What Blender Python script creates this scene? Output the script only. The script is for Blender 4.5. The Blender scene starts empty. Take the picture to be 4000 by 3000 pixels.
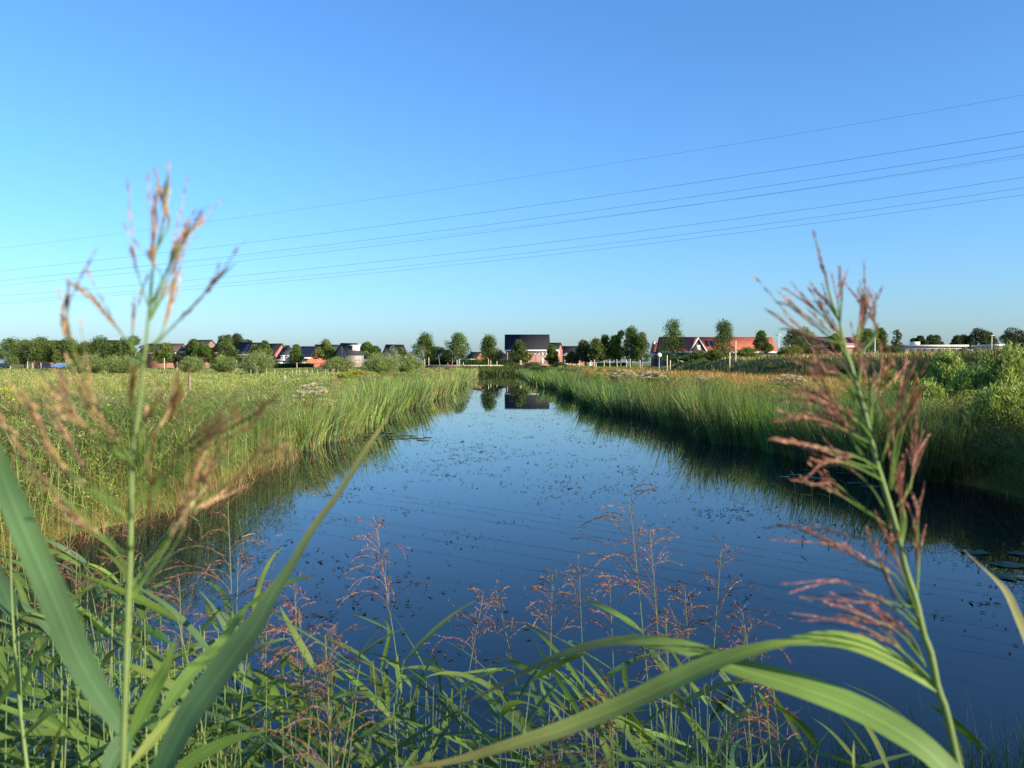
import bpy, math
import numpy as np

# ------------------------------------------------------------------ camera, world, sun, exposure
sc = bpy.context.scene
COL = sc.collection
rng = np.random.default_rng(7)
H = 2.5                                   # eye height over the water
F = 3200.0                                # focal length in photo pixels (4000 px wide)
PITCH = math.atan((1500 - 1418) / F)

cam_d = bpy.data.cameras.new("camera")
cam = bpy.data.objects.new("camera", cam_d)
COL.objects.link(cam)
cam_d.sensor_fit = 'HORIZONTAL'
cam_d.sensor_width = 36.0
cam_d.lens = 36.0 * F / 4000.0
cam_d.clip_start = 0.05
cam_d.clip_end = 12000
cam.location = (0, 0, H)
cam.rotation_euler = (math.radians(90) - PITCH, 0, 0)
cam_d.dof.use_dof = True
cam_d.dof.focus_distance = 30.0
cam_d.dof.aperture_fstop = 10.0
sc.camera = cam

SUN_ELEV = 21.0
SUN_AZ = 121.0                            # clockwise from +Y
world = bpy.data.worlds.new("World")
sc.world = world
world.use_nodes = True
wn = world.node_tree
wn.nodes.clear()
sky = wn.nodes.new('ShaderNodeTexSky')
sky.sky_type = 'NISHITA'
sky.sun_disc = False
sky.sun_elevation = math.radians(SUN_ELEV)
sky.sun_rotation = math.radians(SUN_AZ)
sky.altitude = 0
sky.air_density = 1.2
sky.dust_density = 0.9
sky.ozone_density = 9.5
bg = wn.nodes.new('ShaderNodeBackground')
bg.inputs['Strength'].default_value = 0.13
wo = wn.nodes.new('ShaderNodeOutputWorld')
wn.links.new(sky.outputs[0], bg.inputs[0])
wn.links.new(bg.outputs[0], wo.inputs[0])

sun_d = bpy.data.lights.new("sun", 'SUN')
sun_d.energy = 5.0
sun_d.angle = math.radians(0.55)
sun_d.color = (1.0, 0.87, 0.68)
sun = bpy.data.objects.new("sun", sun_d)
COL.objects.link(sun)
sun.location = (60, -40, 60)
sun.rotation_euler = (math.radians(90 - SUN_ELEV), 0, math.radians(180 - SUN_AZ))

sc.view_settings.view_transform = 'Standard'
sc.view_settings.look = 'None'
sc.view_settings.gamma = 1.0
sc.view_settings.exposure = 0.98
sc.cycles.max_bounces = 7
sc.cycles.diffuse_bounces = 3
sc.cycles.glossy_bounces = 3
sc.cycles.transmission_bounces = 4
sc.cycles.transparent_max_bounces = 4
sc.cycles.sample_clamp_indirect = 4.0


# ------------------------------------------------------------------ helpers
def P(px, py, d):
    """The point at depth d (metres along +Y) seen at photo pixel (px, py)."""
    rx, ru = (px - 2000.0) / F, (1500.0 - py) / F
    c, s = math.cos(PITCH), math.sin(PITCH)
    y = c + ru * s
    z = -s + ru * c
    k = d / y
    return np.array([rx * k, d, H + z * k])


def smooth(a, b, x):
    t = np.clip((x - a) / (b - a), 0, 1)
    return t * t * (3 - 2 * t)


YL = [-60, 0, 80, 160, 175, 400]
XL = [-6.2, -6.2, -6.3, -8.2, -8.6, -8.6]
YR = [-60, 15, 30, 44, 68, 140, 175, 400]
XR = [9.5, 8.5, 7.3, 5.8, 4.9, 2.8, 2.2, 2.2]
NEAR_Y, FAR_Y = 1.7, 167.0


def xl(y):
    y = np.asarray(y, float)
    return np.interp(y, YL, XL) + 0.28 * np.sin(y * 0.41 + 1.0) + 0.22 * np.sin(y * 0.97) + 0.3 * np.sin(y * 0.12)


def xr(y):
    y = np.asarray(y, float)
    return np.interp(y, YR, XR) + 0.38 * np.sin(y * 0.34 + 2.2) + 0.25 * np.sin(y * 0.9) + 0.35 * np.sin(y * 0.105 + 0.5)


def wob(x, y):
    return (np.sin(x * 0.9 + y * 0.37) * np.cos(y * 0.71 - x * 0.2) + 0.5 * np.sin(x * 2.3 - y * 1.7))


def gz(x, y):
    x = np.asarray(x, float)
    y = np.asarray(y, float)
    s = np.maximum.reduce([xl(y) - x, x - xr(y), NEAR_Y - y, y - FAR_Y])
    z = np.where(s < 0, np.maximum(-0.8, s * 0.55), 0.9 * smooth(-0.25, 3.2, s) - 0.011)
    z = z + np.where(s > 0.5, 0.05 * wob(x * 0.6, y * 0.6), 0)
    far = smooth(168, 186, y) * (1 - smooth(50, 90, x)) * smooth(-70, -30, x)
    z = z + 0.62 * far
    z = z + 0.15 * smooth(190, 235, y)
    berm = smooth(25.5, 31.5, x + 0.7 * wob(x * 0.1, y * 0.13)) * (1 - smooth(42, 56, x)) * smooth(14, 34, y) * (1 - smooth(138, 178, y))
    z = z + np.maximum(berm * (2.15 + 0.12 * wob(x * 0.2, y * 0.16)), 0)
    return z


class Acc:
    """Collects vertices, faces and per-vertex colours for ONE mesh."""

    def __init__(self):
        self.v, self.q, self.t, self.c, self.n, self.lf = [], [], [], [], 0, []

    def add(self, v, q=None, c=(1, 1, 1), t=None, lf=None):
        v = np.asarray(v, float).reshape(-1, 3)
        if q is not None and len(q):
            self.q.append(np.asarray(q, int).reshape(-1, 4) + self.n)
        if t is not None and len(t):
            self.t.append(np.asarray(t, int).reshape(-1, 3) + self.n)
        c = np.asarray(c, float)
        if c.ndim == 1:
            c = np.broadcast_to(c[:3], (len(v), 3))
        self.v.append(v)
        self.lf.append(np.zeros((len(v), 3)) if lf is None else lf)
        self.c.append(c)
        self.n += len(v)

    def box(self, x0, y0, z0, x1, y1, z1, c=(1, 1, 1)):
        v = [(x, y, z) for z in (z0, z1) for y in (y0, y1) for x in (x0, x1)]
        self.add(v, [(0, 2, 3, 1), (4, 5, 7, 6), (0, 1, 5, 4), (1, 3, 7, 5), (3, 2, 6, 7), (2, 0, 4, 6)], c)

    def tube(self, pts, rad, n=6, c=(1, 1, 1)):
        pts = np.asarray(pts, float)
        k = len(pts)
        rad = np.broadcast_to(np.asarray(rad, float), (k,))
        T = np.gradient(pts, axis=0)
        T /= np.linalg.norm(T, axis=1, keepdims=True) + 1e-12
        ref = np.array([0.31, 0.9, 0.2])
        A = np.cross(T, ref)
        A /= np.linalg.norm(A, axis=1, keepdims=True) + 1e-12
        B = np.cross(T, A)
        a = np.arange(n) * 2 * math.pi / n
        V = pts[:, None] + rad[:, None, None] * (A[:, None] * np.cos(a)[None, :, None] + B[:, None] * np.sin(a)[None, :, None])
        i = np.arange(k - 1)[:, None] * n
        j = np.arange(n)[None]
        j2 = (j + 1) % n
        q = np.stack([i + j, i + j2, i + n + j2, i + n + j], -1).reshape(-1, 4)
        c = np.asarray(c, float)
        if c.ndim == 2:
            c = np.repeat(c, n, axis=0)
        self.add(V.reshape(-1, 3), q, c)

    def ribbon(self, pts, width, face, c, fold=0.25):
        """A leaf: centre line, width along it, direction its face looks to; folded along the midrib."""
        pts = np.asarray(pts, float)
        k = len(pts)
        T = np.gradient(pts, axis=0)
        T /= np.linalg.norm(T, axis=1, keepdims=True) + 1e-12
        face = np.broadcast_to(np.asarray(face, float), (k, 3))
        S = np.cross(T, face)
        S /= np.linalg.norm(S, axis=1, keepdims=True) + 1e-12
        N = np.cross(S, T)
        w = np.asarray(width)[:, None] * 0.5
        a, b = pts - S * w + N * w * fold, pts + S * w + N * w * fold
        V = np.stack([a, pts, b], 1).reshape(-1, 3)
        i = np.arange(k - 1)[:, None] * 3
        q = np.concatenate([np.stack([i, i + 1, i + 4, i + 3], -1), np.stack([i + 1, i + 2, i + 5, i + 4], -1)]).reshape(-1, 4)
        c = np.asarray(c, float)
        if c.ndim == 2 and len(c) == k:
            c = np.repeat(c, 3, axis=0)
        seg = np.concatenate([[0], np.cumsum(np.linalg.norm(np.diff(pts, axis=0), axis=1))])
        hw = np.asarray(width) * 0.5
        r_ = rng.uniform(0, 50)
        lf = np.stack([np.stack([seg, s_ * hw + r_, np.full(k, s_)], -1) for s_ in (-1, 0, 1)], 1).reshape(-1, 3)
        self.add(V, q, c, lf=lf)

    def build(self, name, mat, parent=None, loc=None, smooth_shade=False):
        v = np.concatenate(self.v)
        c = np.concatenate(self.c)
        if loc is not None:
            v = v - np.asarray(loc, float)
        me = bpy.data.meshes.new(name)
        q = np.concatenate(self.q) if self.q else np.zeros((0, 4), int)
        t = np.concatenate(self.t) if self.t else np.zeros((0, 3), int)
        me.vertices.add(len(v))
        me.vertices.foreach_set('co', v.astype(np.float32).ravel())
        me.loops.add(q.size + t.size)
        me.loops.foreach_set('vertex_index', np.concatenate([q.ravel(), t.ravel()]).astype(np.int32))
        me.polygons.add(len(q) + len(t))
        st = np.concatenate([np.arange(len(q)) * 4, q.size + np.arange(len(t)) * 3]).astype(np.int32)
        me.polygons.foreach_set('loop_start', st)
        if smooth_shade:
            me.polygons.foreach_set('use_smooth', np.ones(len(st), bool))
        ca = me.attributes.new('Col', 'FLOAT_COLOR', 'POINT')
        ca.data.foreach_set('color', np.concatenate([c, np.ones((len(c), 1))], 1).astype(np.float32).ravel())
        lf = np.concatenate(self.lf)
        if np.any(lf):
            la = me.attributes.new('Lf', 'FLOAT_VECTOR', 'POINT')
            la.data.foreach_set('vector', lf.astype(np.float32).ravel())
        me.update(calc_edges=True)
        if mat is not None:
            me.materials.append(mat)
        o = bpy.data.objects.new(name, me)
        COL.objects.link(o)
        if parent is not None:
            o.parent = parent
        if loc is not None:
            o.location = tuple(loc)
        return o


def tag(o, label=None, cat=None, group=None, kind=None):
    for k, v in (('label', label), ('category', cat), ('group', group), ('kind', kind)):
        if v:
            o[k] = v
    return o


def empty(name, loc, rz=0.0):
    o = bpy.data.objects.new(name, None)
    COL.objects.link(o)
    o.location = tuple(float(a) for a in loc)
    o.rotation_euler = (0, 0, rz)
    return o


def copy_tree(o, parent=None):
    c = o.copy()
    COL.objects.link(c)
    if parent is not None:
        c.parent = parent
    for ch in o.children:
        copy_tree(ch, c)
    return c


# ------------------------------------------------------------------ materials
def new_mat(name):
    m = bpy.data.materials.new(name)
    m.use_nodes = True
    m.node_tree.nodes.clear()
    return m, m.node_tree.nodes, m.node_tree.links


def leaf_mat(name, trans=0.35, rough=0.5, spec=0.35, nscale=6.0, namt=0.35, streak=False):
    m, N, L = new_mat(name)
    out = N.new('ShaderNodeOutputMaterial')
    at = N.new('ShaderNodeAttribute')
    at.attribute_name = 'Col'
    tc = N.new('ShaderNodeTexCoord')
    no = N.new('ShaderNodeTexNoise')
    no.inputs['Scale'].default_value = nscale
    no.inputs['Detail'].default_value = 3
    mr = N.new('ShaderNodeMapRange')
    mr.inputs['From Min'].default_value = 0.3
    mr.inputs['From Max'].default_value = 0.7
    mr.inputs['To Min'].default_value = 1 - namt
    mr.inputs['To Max'].default_value = 1 + namt
    vm = N.new('ShaderNodeVectorMath')
    vm.operation = 'SCALE'
    L.new(tc.outputs['Object'], no.inputs['Vector'])
    L.new(no.outputs['Fac'], mr.inputs['Value'])
    L.new(at.outputs['Color'], vm.inputs[0])
    L.new(mr.outputs[0], vm.inputs['Scale'])
    pb = N.new('ShaderNodeBsdfPrincipled')
    pb.inputs['Roughness'].default_value = rough
    pb.inputs['Specular IOR Level'].default_value = spec
    L.new(vm.outputs[0], pb.inputs['Base Color'])
    if trans > 0:
        tr = N.new('ShaderNodeBsdfTranslucent')
        mu = N.new('ShaderNodeVectorMath')
        mu.operation = 'MULTIPLY'
        mu.inputs[1].default_value = (1.5, 1.45, 0.6)
        L.new(vm.outputs[0], mu.inputs[0])
        L.new(mu.outputs[0], tr.inputs['Color'])
        mx = N.new('ShaderNodeMixShader')
        mx.inputs[0].default_value = trans
        L.new(pb.outputs[0], mx.inputs[1])
        L.new(tr.outputs[0], mx.inputs[2])
        L.new(mx.outputs[0], out.inputs[0])
    else:
        L.new(pb.outputs[0], out.inputs[0])
    return m


def blade_mat():
    m = leaf_mat('leaf_blade', 0.36, 0.55, 0.25, 14.0, 0.22)
    N, L = m.node_tree.nodes, m.node_tree.links
    at = N.new('ShaderNodeAttribute')
    at.attribute_name = 'Lf'
    mp = N.new('ShaderNodeMapping')
    mp.inputs['Scale'].default_value = (6.0, 1500.0, 0.0)
    no = N.new('ShaderNodeTexNoise')
    no.inputs['Scale'].default_value = 1.0
    no.inputs['Detail'].default_value = 2
    L.new(at.outputs['Vector'], mp.inputs[0])
    L.new(mp.outputs[0], no.inputs['Vector'])
    vr = N.new('ShaderNodeMapRange')
    vr.inputs['From Min'].default_value, vr.inputs['From Max'].default_value = 0.3, 0.7
    vr.inputs['To Min'].default_value, vr.inputs['To Max'].default_value = 0.74, 1.2
    L.new(no.outputs['Fac'], vr.inputs['Value'])
    sp = N.new('ShaderNodeSeparateXYZ')
    L.new(at.outputs['Vector'], sp.inputs[0])
    ab = N.new('ShaderNodeMath')
    ab.operation = 'ABSOLUTE'
    L.new(sp.outputs['Z'], ab.inputs[0])
    rib = N.new('ShaderNodeMapRange')
    rib.inputs['From Min'].default_value, rib.inputs['From Max'].default_value = 0.04, 0.10
    rib.inputs['To Min'].default_value, rib.inputs['To Max'].default_value = 1.35, 1.0
    L.new(ab.outputs[0], rib.inputs['Value'])
    mul = N.new('ShaderNodeMath')
    mul.operation = 'MULTIPLY'
    L.new(vr.outputs[0], mul.inputs[0])
    L.new(rib.outputs[0], mul.inputs[1])
    base = [n for n in N if n.bl_idname == 'ShaderNodeVectorMath' and n.operation == 'SCALE'][0]
    sc2 = N.new('ShaderNodeVectorMath')
    sc2.operation = 'SCALE'
    targets = [l.to_socket for l in base.outputs[0].links]
    L.new(base.outputs[0], sc2.inputs[0])
    L.new(mul.outputs[0], sc2.inputs['Scale'])
    # scattered brown specks and scorched patches
    mp2 = N.new('ShaderNodeMapping')
    mp2.inputs['Scale'].default_value = (38.0, 300.0, 0.0)
    n2 = N.new('ShaderNodeTexNoise')
    n2.inputs['Scale'].default_value = 1.0
    n2.inputs['Detail'].default_value = 3
    L.new(at.outputs['Vector'], mp2.inputs[0])
    L.new(mp2.outputs[0], n2.inputs['Vector'])
    r2 = N.new('ShaderNodeMapRange')
    r2.inputs['From Min'].default_value, r2.inputs['From Max'].default_value = 0.66, 0.74
    L.new(n2.outputs['Fac'], r2.inputs['Value'])
    mx = N.new('ShaderNodeMixRGB')
    mx.inputs[2].default_value = (0.20, 0.12, 0.05, 1)
    L.new(r2.outputs[0], mx.inputs[0])
    L.new(sc2.outputs[0], mx.inputs[1])
    for t in targets:
        L.new(mx.outputs[0], t)
    return m


M = {}
M['leaf'] = blade_mat()
M['far_leaf'] = leaf_mat('tree_foliage', 0.25, 0.65, 0.12, 0.8, 0.3)
M['grass'] = leaf_mat('grass_blade', 0.35, 0.6, 0.2, 0.7, 0.25)
M['straw'] = leaf_mat('plume', 0.3, 0.7, 0.15, 60.0, 0.2)
M['stem'] = leaf_mat('stem_skin', 0.0, 0.45, 0.4, 30.0, 0.15)
M['bark'] = leaf_mat('bark', 0.0, 0.9, 0.1, 5.0, 0.35)
M['paint'] = leaf_mat('paint', 0.0, 0.5, 0.4, 1.5, 0.05)
M['metal'] = leaf_mat('dull_metal', 0.0, 0.4, 0.5, 3.0, 0.1)
M['wood'] = leaf_mat('weathered_wood', 0.0, 0.85, 0.15, 9.0, 0.3)


def brick_mat(name, base, mortar=(0.42, 0.38, 0.33)):
    m, N, L = new_mat(name)
    out = N.new('ShaderNodeOutputMaterial')
    tc = N.new('ShaderNodeTexCoord')
    mp = N.new('ShaderNodeMapping')
    mp.inputs['Rotation'].default_value = (math.radians(90), 0, 0)
    br = N.new('ShaderNodeTexBrick')
    br.inputs['Scale'].default_value = 4.4
    br.inputs['Color1'].default_value = (*base, 1)
    br.inputs['Color2'].default_value = (base[0] * 0.75, base[1] * 0.72, base[2] * 0.72, 1)
    br.inputs['Mortar'].default_value = (*[0.6 * b + 0.3 * q for b, q in zip(base, mortar)], 1)
    br.inputs['Mortar Size'].default_value = 0.015
    no = N.new('ShaderNodeTexNoise')
    no.inputs['Scale'].default_value = 0.9
    no.inputs['Detail'].default_value = 4
    mr = N.new('ShaderNodeMapRange')
    mr.inputs['To Min'].default_value = 0.78
    mr.inputs['To Max'].default_value = 1.22
    vm = N.new('ShaderNodeVectorMath')
    vm.operation = 'SCALE'
    pb = N.new('ShaderNodeBsdfPrincipled')
    pb.inputs['Roughness'].default_value = 0.85
    L.new(tc.outputs['Object'], mp.inputs[0])
    L.new(mp.outputs[0], br.inputs['Vector'])
    L.new(tc.outputs['Object'], no.inputs['Vector'])
    L.new(no.outputs['Fac'], mr.inputs['Value'])
    L.new(br.outputs['Color'], vm.inputs[0])
    L.new(mr.outputs[0], vm.inputs['Scale'])
    L.new(vm.outputs[0], pb.inputs['Base Color'])
    L.new(pb.outputs[0], out.inputs[0])
    return m


def tile_mat(name, base, rough=0.6):
    m, N, L = new_mat(name)
    out = N.new('ShaderNodeOutputMaterial')
    tc = N.new('ShaderNodeTexCoord')
    wv = N.new('ShaderNodeTexWave')
    wv.bands_direction = 'X'
    wv.inputs['Scale'].default_value = 1.6
    wv.inputs['Distortion'].default_value = 0.3
    no = N.new('ShaderNodeTexNoise')
    no.inputs['Scale'].default_value = 1.4
    no.inputs['Detail'].default_value = 5
    mr = N.new('ShaderNodeMapRange')
    mr.inputs['To Min'].default_value = 0.7
    mr.inputs['To Max'].default_value = 1.3
    vm = N.new('ShaderNodeVectorMath')
    vm.operation = 'SCALE'
    vm.inputs[0].default_value = base
    bp = N.new('ShaderNodeBump')
    bp.inputs['Strength'].default_value = 0.5
    bp.inputs['Distance'].default_value = 0.04
    pb = N.new('ShaderNodeBsdfPrincipled')
    pb.inputs['Roughness'].default_value = rough
    pb.inputs['Specular IOR Level'].default_value = 0.2
    L.new(tc.outputs['Object'], wv.inputs['Vector'])
    L.new(tc.outputs['Object'], no.inputs['Vector'])
    L.new(no.outputs['Fac'], mr.inputs['Value'])
    L.new(mr.outputs[0], vm.inputs['Scale'])
    L.new(wv.outputs['Fac'], bp.inputs['Height'])
    L.new(bp.outputs[0], pb.inputs['Normal'])
    L.new(vm.outputs[0], pb.inputs['Base Color'])
    L.new(pb.outputs[0], out.inputs[0])
    return m


BRICK = {'red': brick_mat('brick_red', (0.33, 0.15, 0.10)), 'orange': brick_mat('brick_orange', (0.42, 0.145, 0.075)),
         'grey': brick_mat('brick_grey', (0.27, 0.22, 0.18)), 'brown': brick_mat('brick_brown', (0.26, 0.15, 0.10)),
         'dark': brick_mat('brick_dark', (0.10, 0.075, 0.065)), 'cream': brick_mat('brick_cream', (0.42, 0.32, 0.22))}
ROOF = {'black': tile_mat('roof_black', (0.020, 0.020, 0.022), 0.8), 'grey': tile_mat('roof_grey', (0.075, 0.075, 0.085)),
        'slate': tile_mat('roof_slate', (0.035, 0.036, 0.04), 0.8), 'red': tile_mat('roof_red', (0.36, 0.105, 0.065)),
        'brownish': tile_mat('roof_brown', (0.09, 0.065, 0.06))}


def glass_mat():
    m, N, L = new_mat('window_glass')
    out = N.new('ShaderNodeOutputMaterial')
    no = N.new('ShaderNodeTexNoise')
    no.inputs['Scale'].default_value = 1.2
    rp = N.new('ShaderNodeMapRange')
    rp.inputs['To Min'].default_value = 0.03
    rp.inputs['To Max'].default_value = 0.16
    pb = N.new('ShaderNodeBsdfPrincipled')
    pb.inputs['Roughness'].default_value = 0.08
    pb.inputs['Specular IOR Level'].default_value = 0.8
    L.new(no.outputs['Fac'], rp.inputs['Value'])
    L.new(rp.outputs[0], pb.inputs['Base Color'])
    L.new(pb.outputs[0], out.inputs[0])
    return m


M['glass'] = glass_mat()


def water_mat():
    m, N, L = new_mat('canal_water')
    out = N.new('ShaderNodeOutputMaterial')
    tc = N.new('ShaderNodeTexCoord')
    mp = N.new('ShaderNodeMapping')
    mp.inputs['Scale'].default_value = (1.0, 0.55, 1.0)
    no = N.new('ShaderNodeTexNoise')
    no.inputs['Scale'].default_value = 1.7
    no.inputs['Detail'].default_value = 3
    bp = N.new('ShaderNodeBump')
    bp.inputs['Strength'].default_value = 0.05
    bp.inputs['Distance'].default_value = 0.015
    pb = N.new('ShaderNodeBsdfPrincipled')
    pb.inputs['Base Color'].default_value = (0.003, 0.009, 0.015, 1)
    pb.inputs['Roughness'].default_value = 0.015
    pb.inputs['IOR'].default_value = 1.333
    L.new(tc.outputs['Object'], mp.inputs[0])
    L.new(mp.outputs[0], no.inputs['Vector'])
    L.new(no.outputs['Fac'], bp.inputs['Height'])
    L.new(bp.outputs[0], pb.inputs['Normal'])
    L.new(pb.outputs[0], out.inputs[0])
    return m


M['water'] = water_mat()


def ground_mat():
    m, N, L = new_mat('meadow_soil')
    out = N.new('ShaderNodeOutputMaterial')
    tc = N.new('ShaderNodeTexCoord')
    n1 = N.new('ShaderNodeTexNoise')
    n1.inputs['Scale'].default_value = 0.035
    n1.inputs['Detail'].default_value = 6
    n2 = N.new('ShaderNodeTexNoise')
    n2.inputs['Scale'].default_value = 1.3
    n2.inputs['Detail'].default_value = 5
    cr = N.new('ShaderNodeValToRGB')
    e = cr.color_ramp.elements
    e[0].position, e[0].color = 0.36, (0.12, 0.165, 0.04, 1)
    e[1].position, e[1].color = 0.66, (0.26, 0.20, 0.09, 1)
    x = cr.color_ramp.elements.new(0.5)
    x.color = (0.14, 0.16, 0.045, 1)
    mx = N.new('ShaderNodeMixRGB')
    mx.blend_type = 'MULTIPLY'
    mx.inputs[0].default_value = 0.8
    r2 = N.new('ShaderNodeValToRGB')
    r2.color_ramp.elements[0].position, r2.color_ramp.elements[0].color = 0.3, (0.4, 0.42, 0.36, 1)
    r2.color_ramp.elements[1].position, r2.color_ramp.elements[1].color = 0.7, (1.25, 1.2, 1.1, 1)
    bp = N.new('ShaderNodeBump')
    bp.inputs['Strength'].default_value = 0.8
    bp.inputs['Distance'].default_value = 0.25
    pb = N.new('ShaderNodeBsdfPrincipled')
    pb.inputs['Roughness'].default_value = 0.95
    pb.inputs['Specular IOR Level'].default_value = 0.1
    L.new(tc.outputs['Object'], n1.inputs['Vector'])
    L.new(tc.outputs['Object'], n2.inputs['Vector'])
    L.new(n1.outputs['Fac'], cr.inputs[0])
    L.new(n2.outputs['Fac'], r2.inputs[0])
    L.new(cr.outputs[0], mx.inputs[1])
    L.new(r2.outputs[0], mx.inputs[2])
    L.new(n2.outputs['Fac'], bp.inputs['Height'])
    L.new(mx.outputs[0], pb.inputs['Base Color'])
    L.new(bp.outputs[0], pb.inputs['Normal'])
    L.new(pb.outputs[0], out.inputs[0])
    return m


M['ground'] = ground_mat()

# ------------------------------------------------------------------ ground and water
gx = np.unique(np.concatenate([np.arange(-4000, -120, 130.0), np.arange(-120, -14, 3.0), np.arange(-14, 62, 0.5), np.arange(62, 150, 4.0), np.arange(150, 4200, 150.0)]))
gy = np.unique(np.concatenate([np.arange(-300, -12, 24.0), np.arange(-12, 30, 0.4), np.arange(30, 240, 1.0), np.arange(240, 420, 10.0), np.arange(420, 8000, 240.0)]))
GX, GY = np.meshgrid(gx, gy)
a = Acc()
nx, ny = len(gx), len(gy)
i = np.arange(ny - 1)[:, None] * nx
j = np.arange(nx - 1)[None]
a.add(np.stack([GX, GY, gz(GX, GY)], -1).reshape(-1, 3), np.stack([i + j, i + j + 1, i + nx + j + 1, i + nx + j], -1).reshape(-1, 4))
tag(a.build('ground', M['ground'], smooth_shade=True), kind='structure')
a = Acc()
a.add([(-9.5, 0.5, 0), (11, 0.5, 0), (11, 171, 0), (-9.5, 171, 0)], [(0, 1, 2, 3)])
tag(a.build('water', M['water']), kind='structure')


# ------------------------------------------------------------------ vegetation generators
def vcol(base, n, v=0.2, hue=0.12):
    base = np.asarray(base, float)
    if base.ndim == 2:
        base = base[rng.integers(0, len(base), n)]
    k = 1 + v * rng.standard_normal((n, 1)).clip(-2, 2)
    h = 1 + hue * rng.standard_normal((n, 3)).clip(-2, 2)
    return np.clip(base * k * h, 0.004, 0.9)


def blades(acc, base, az, L, W, lean, bend, col, segs=3, tip=None, spin=None, power=1.6):
    """Many narrow blades at once. lean/bend: angle from the vertical at the root and added towards the tip."""
    n = len(base)
    t = np.linspace(0, 1, segs + 1)
    L, W, lean, bend, az = [np.broadcast_to(np.asarray(q, float), (n,)) for q in (L, W, lean, bend, az)]
    th = lean[:, None] + bend[:, None] * t[None]
    thm = 0.5 * (th[:, 1:] + th[:, :-1])
    dh = np.concatenate([np.zeros((n, 1)), np.cumsum(np.sin(thm), 1)], 1) / segs * L[:, None]
    dz = np.concatenate([np.zeros((n, 1)), np.cumsum(np.cos(thm), 1)], 1) / segs * L[:, None]
    ca, sa = np.cos(az), np.sin(az)
    C = np.stack([base[:, 0:1] + ca[:, None] * dh, base[:, 1:2] + sa[:, None] * dh, base[:, 2:3] + dz], -1)
    if spin is None:
        spin = rng.uniform(-0.9, 0.9, n)
    sx, sy = -np.sin(az + spin), np.cos(az + spin)
    w = 0.5 * W[:, None] * np.minimum(1, 0.45 + 2.2 * t)[None] * (1 - t[None] ** power * 0.97)
    S = np.stack([sx[:, None] * w, sy[:, None] * w, np.zeros_like(w)], -1)
    V = np.stack([C - S, C + S], 2)
    i = np.arange(n)[:, None] * (2 * (segs + 1)) + np.arange(segs)[None] * 2
    q = np.stack([i, i + 1, i + 3, i + 2], -1).reshape(-1, 4)
    c = np.repeat(col[:, None], segs + 1, 1)
    if tip is not None:
        f = (t[None, :, None] ** 1.5)
        c = c * (1 - f) + f * tip[:, None]
    acc.add(V.reshape(-1, 3), q, np.repeat(c.reshape(-1, 3), 2, axis=0))


def cards(acc, pos, size, col, elong=1.7, up=0.0, out=None):
    """Leaf-sized diamonds, bent across, in all directions (up > 0 turns their long axis upwards; out = outward directions)."""
    n = len(pos)
    D = rng.standard_normal((n, 3))
    D /= np.linalg.norm(D, axis=1, keepdims=True)
    D[:, 2] += up
    if out is not None:
        D += out
    D /= np.linalg.norm(D, axis=1, keepdims=True) + 1e-9
    R = rng.standard_normal((n, 3))
    S = np.cross(D, R)
    S /= np.linalg.norm(S, axis=1, keepdims=True) + 1e-9
    N = np.cross(D, S)
    s = np.broadcast_to(np.asarray(size, float), (n,))[:, None]
    h = s * 0.5
    w = s / elong * 0.5
    V = np.stack([pos - D * h, pos + S * w + N * w * 0.4, pos + D * h, pos - S * w + N * w * 0.4], 1)
    acc.add(V.reshape(-1, 3), np.arange(4 * n).reshape(-1, 4), np.repeat(col, 4, axis=0))


def reed_mass(acc, x, y, h, nleaf, col, leafL=(0.25, 0.45), leafW=0.018, wind=math.pi, spread=1.3, plume=0.25, dry=None, wmin=0.0):
    """Whole reed plants (stem, leaves, some plumes) merged, for a bed of reeds nobody could count."""
    n = len(x)
    z = np.maximum(gz(x, y), -0.15)
    b = np.stack([x, y, z], -1)
    az = rng.normal(wind, 1.6, n)
    lean = np.abs(rng.normal(0.06, 0.08, n))
    bend = np.abs(rng.normal(0.10, 0.10, n))
    c = vcol(col, n)
    wm = np.maximum(0.005, wmin * 0.7)
    blades(acc, b, az, h, wm, lean, bend, c * 0.95, 3, spin=rng.uniform(-3, 3, n), power=6)
    for k in range(nleaf):
        f = rng.uniform(0.2, 1.0, n) ** 0.8
        th = lean + bend * f * 0.5
        p = b + np.stack([np.cos(az) * np.sin(th), np.sin(az) * np.sin(th), np.cos(th)], -1) * (h * f)[:, None]
        cc = vcol(col, n, 0.22)
        if dry is not None:
            m = (f < 0.36) & (rng.random(n) < 0.4)
            cc[m] = vcol(dry, int(m.sum()), 0.2)
        blades(acc, p, rng.normal(wind, spread, n), rng.uniform(*leafL, n), np.maximum(leafW * rng.uniform(0.6, 1.3, n), wmin),
               rng.uniform(0.8, 1.75, n), rng.uniform(-0.2, 0.9, n), cc, 3)
    m = rng.random(n) < plume
    if m.any():
        k = int(m.sum())
        th = lean[m] + bend[m] * 0.5
        top = b[m] + np.stack([np.cos(az[m]) * np.sin(th), np.sin(az[m]) * np.sin(th), np.cos(th)], -1) * h[m][:, None]
        for r in range(9):
            o = top - np.array([0, 0, 1.0]) * rng.uniform(0, 0.1, (k, 1))
            blades(acc, o, rng.normal(wind, 1.2, k), rng.uniform(0.08, 0.2, k), np.maximum(0.008, wmin), rng.uniform(0.1, 0.7, k), rng.uniform(0.6, 1.6, k),
                   vcol([(0.17, 0.07, 0.055), (0.24, 0.13, 0.075), (0.30, 0.2, 0.11)], k), 2)


def field(n, d0, d1, px0, px1, bias=1.0):
    """Random ground points spread evenly over a patch of what the camera sees."""
    u = rng.random(n) ** bias
    d = 1 / (1 / d0 + (1 / d1 - 1 / d0) * u)
    x = (rng.uniform(px0, px1, n) - 2000) / F * d
    return x, d


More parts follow.
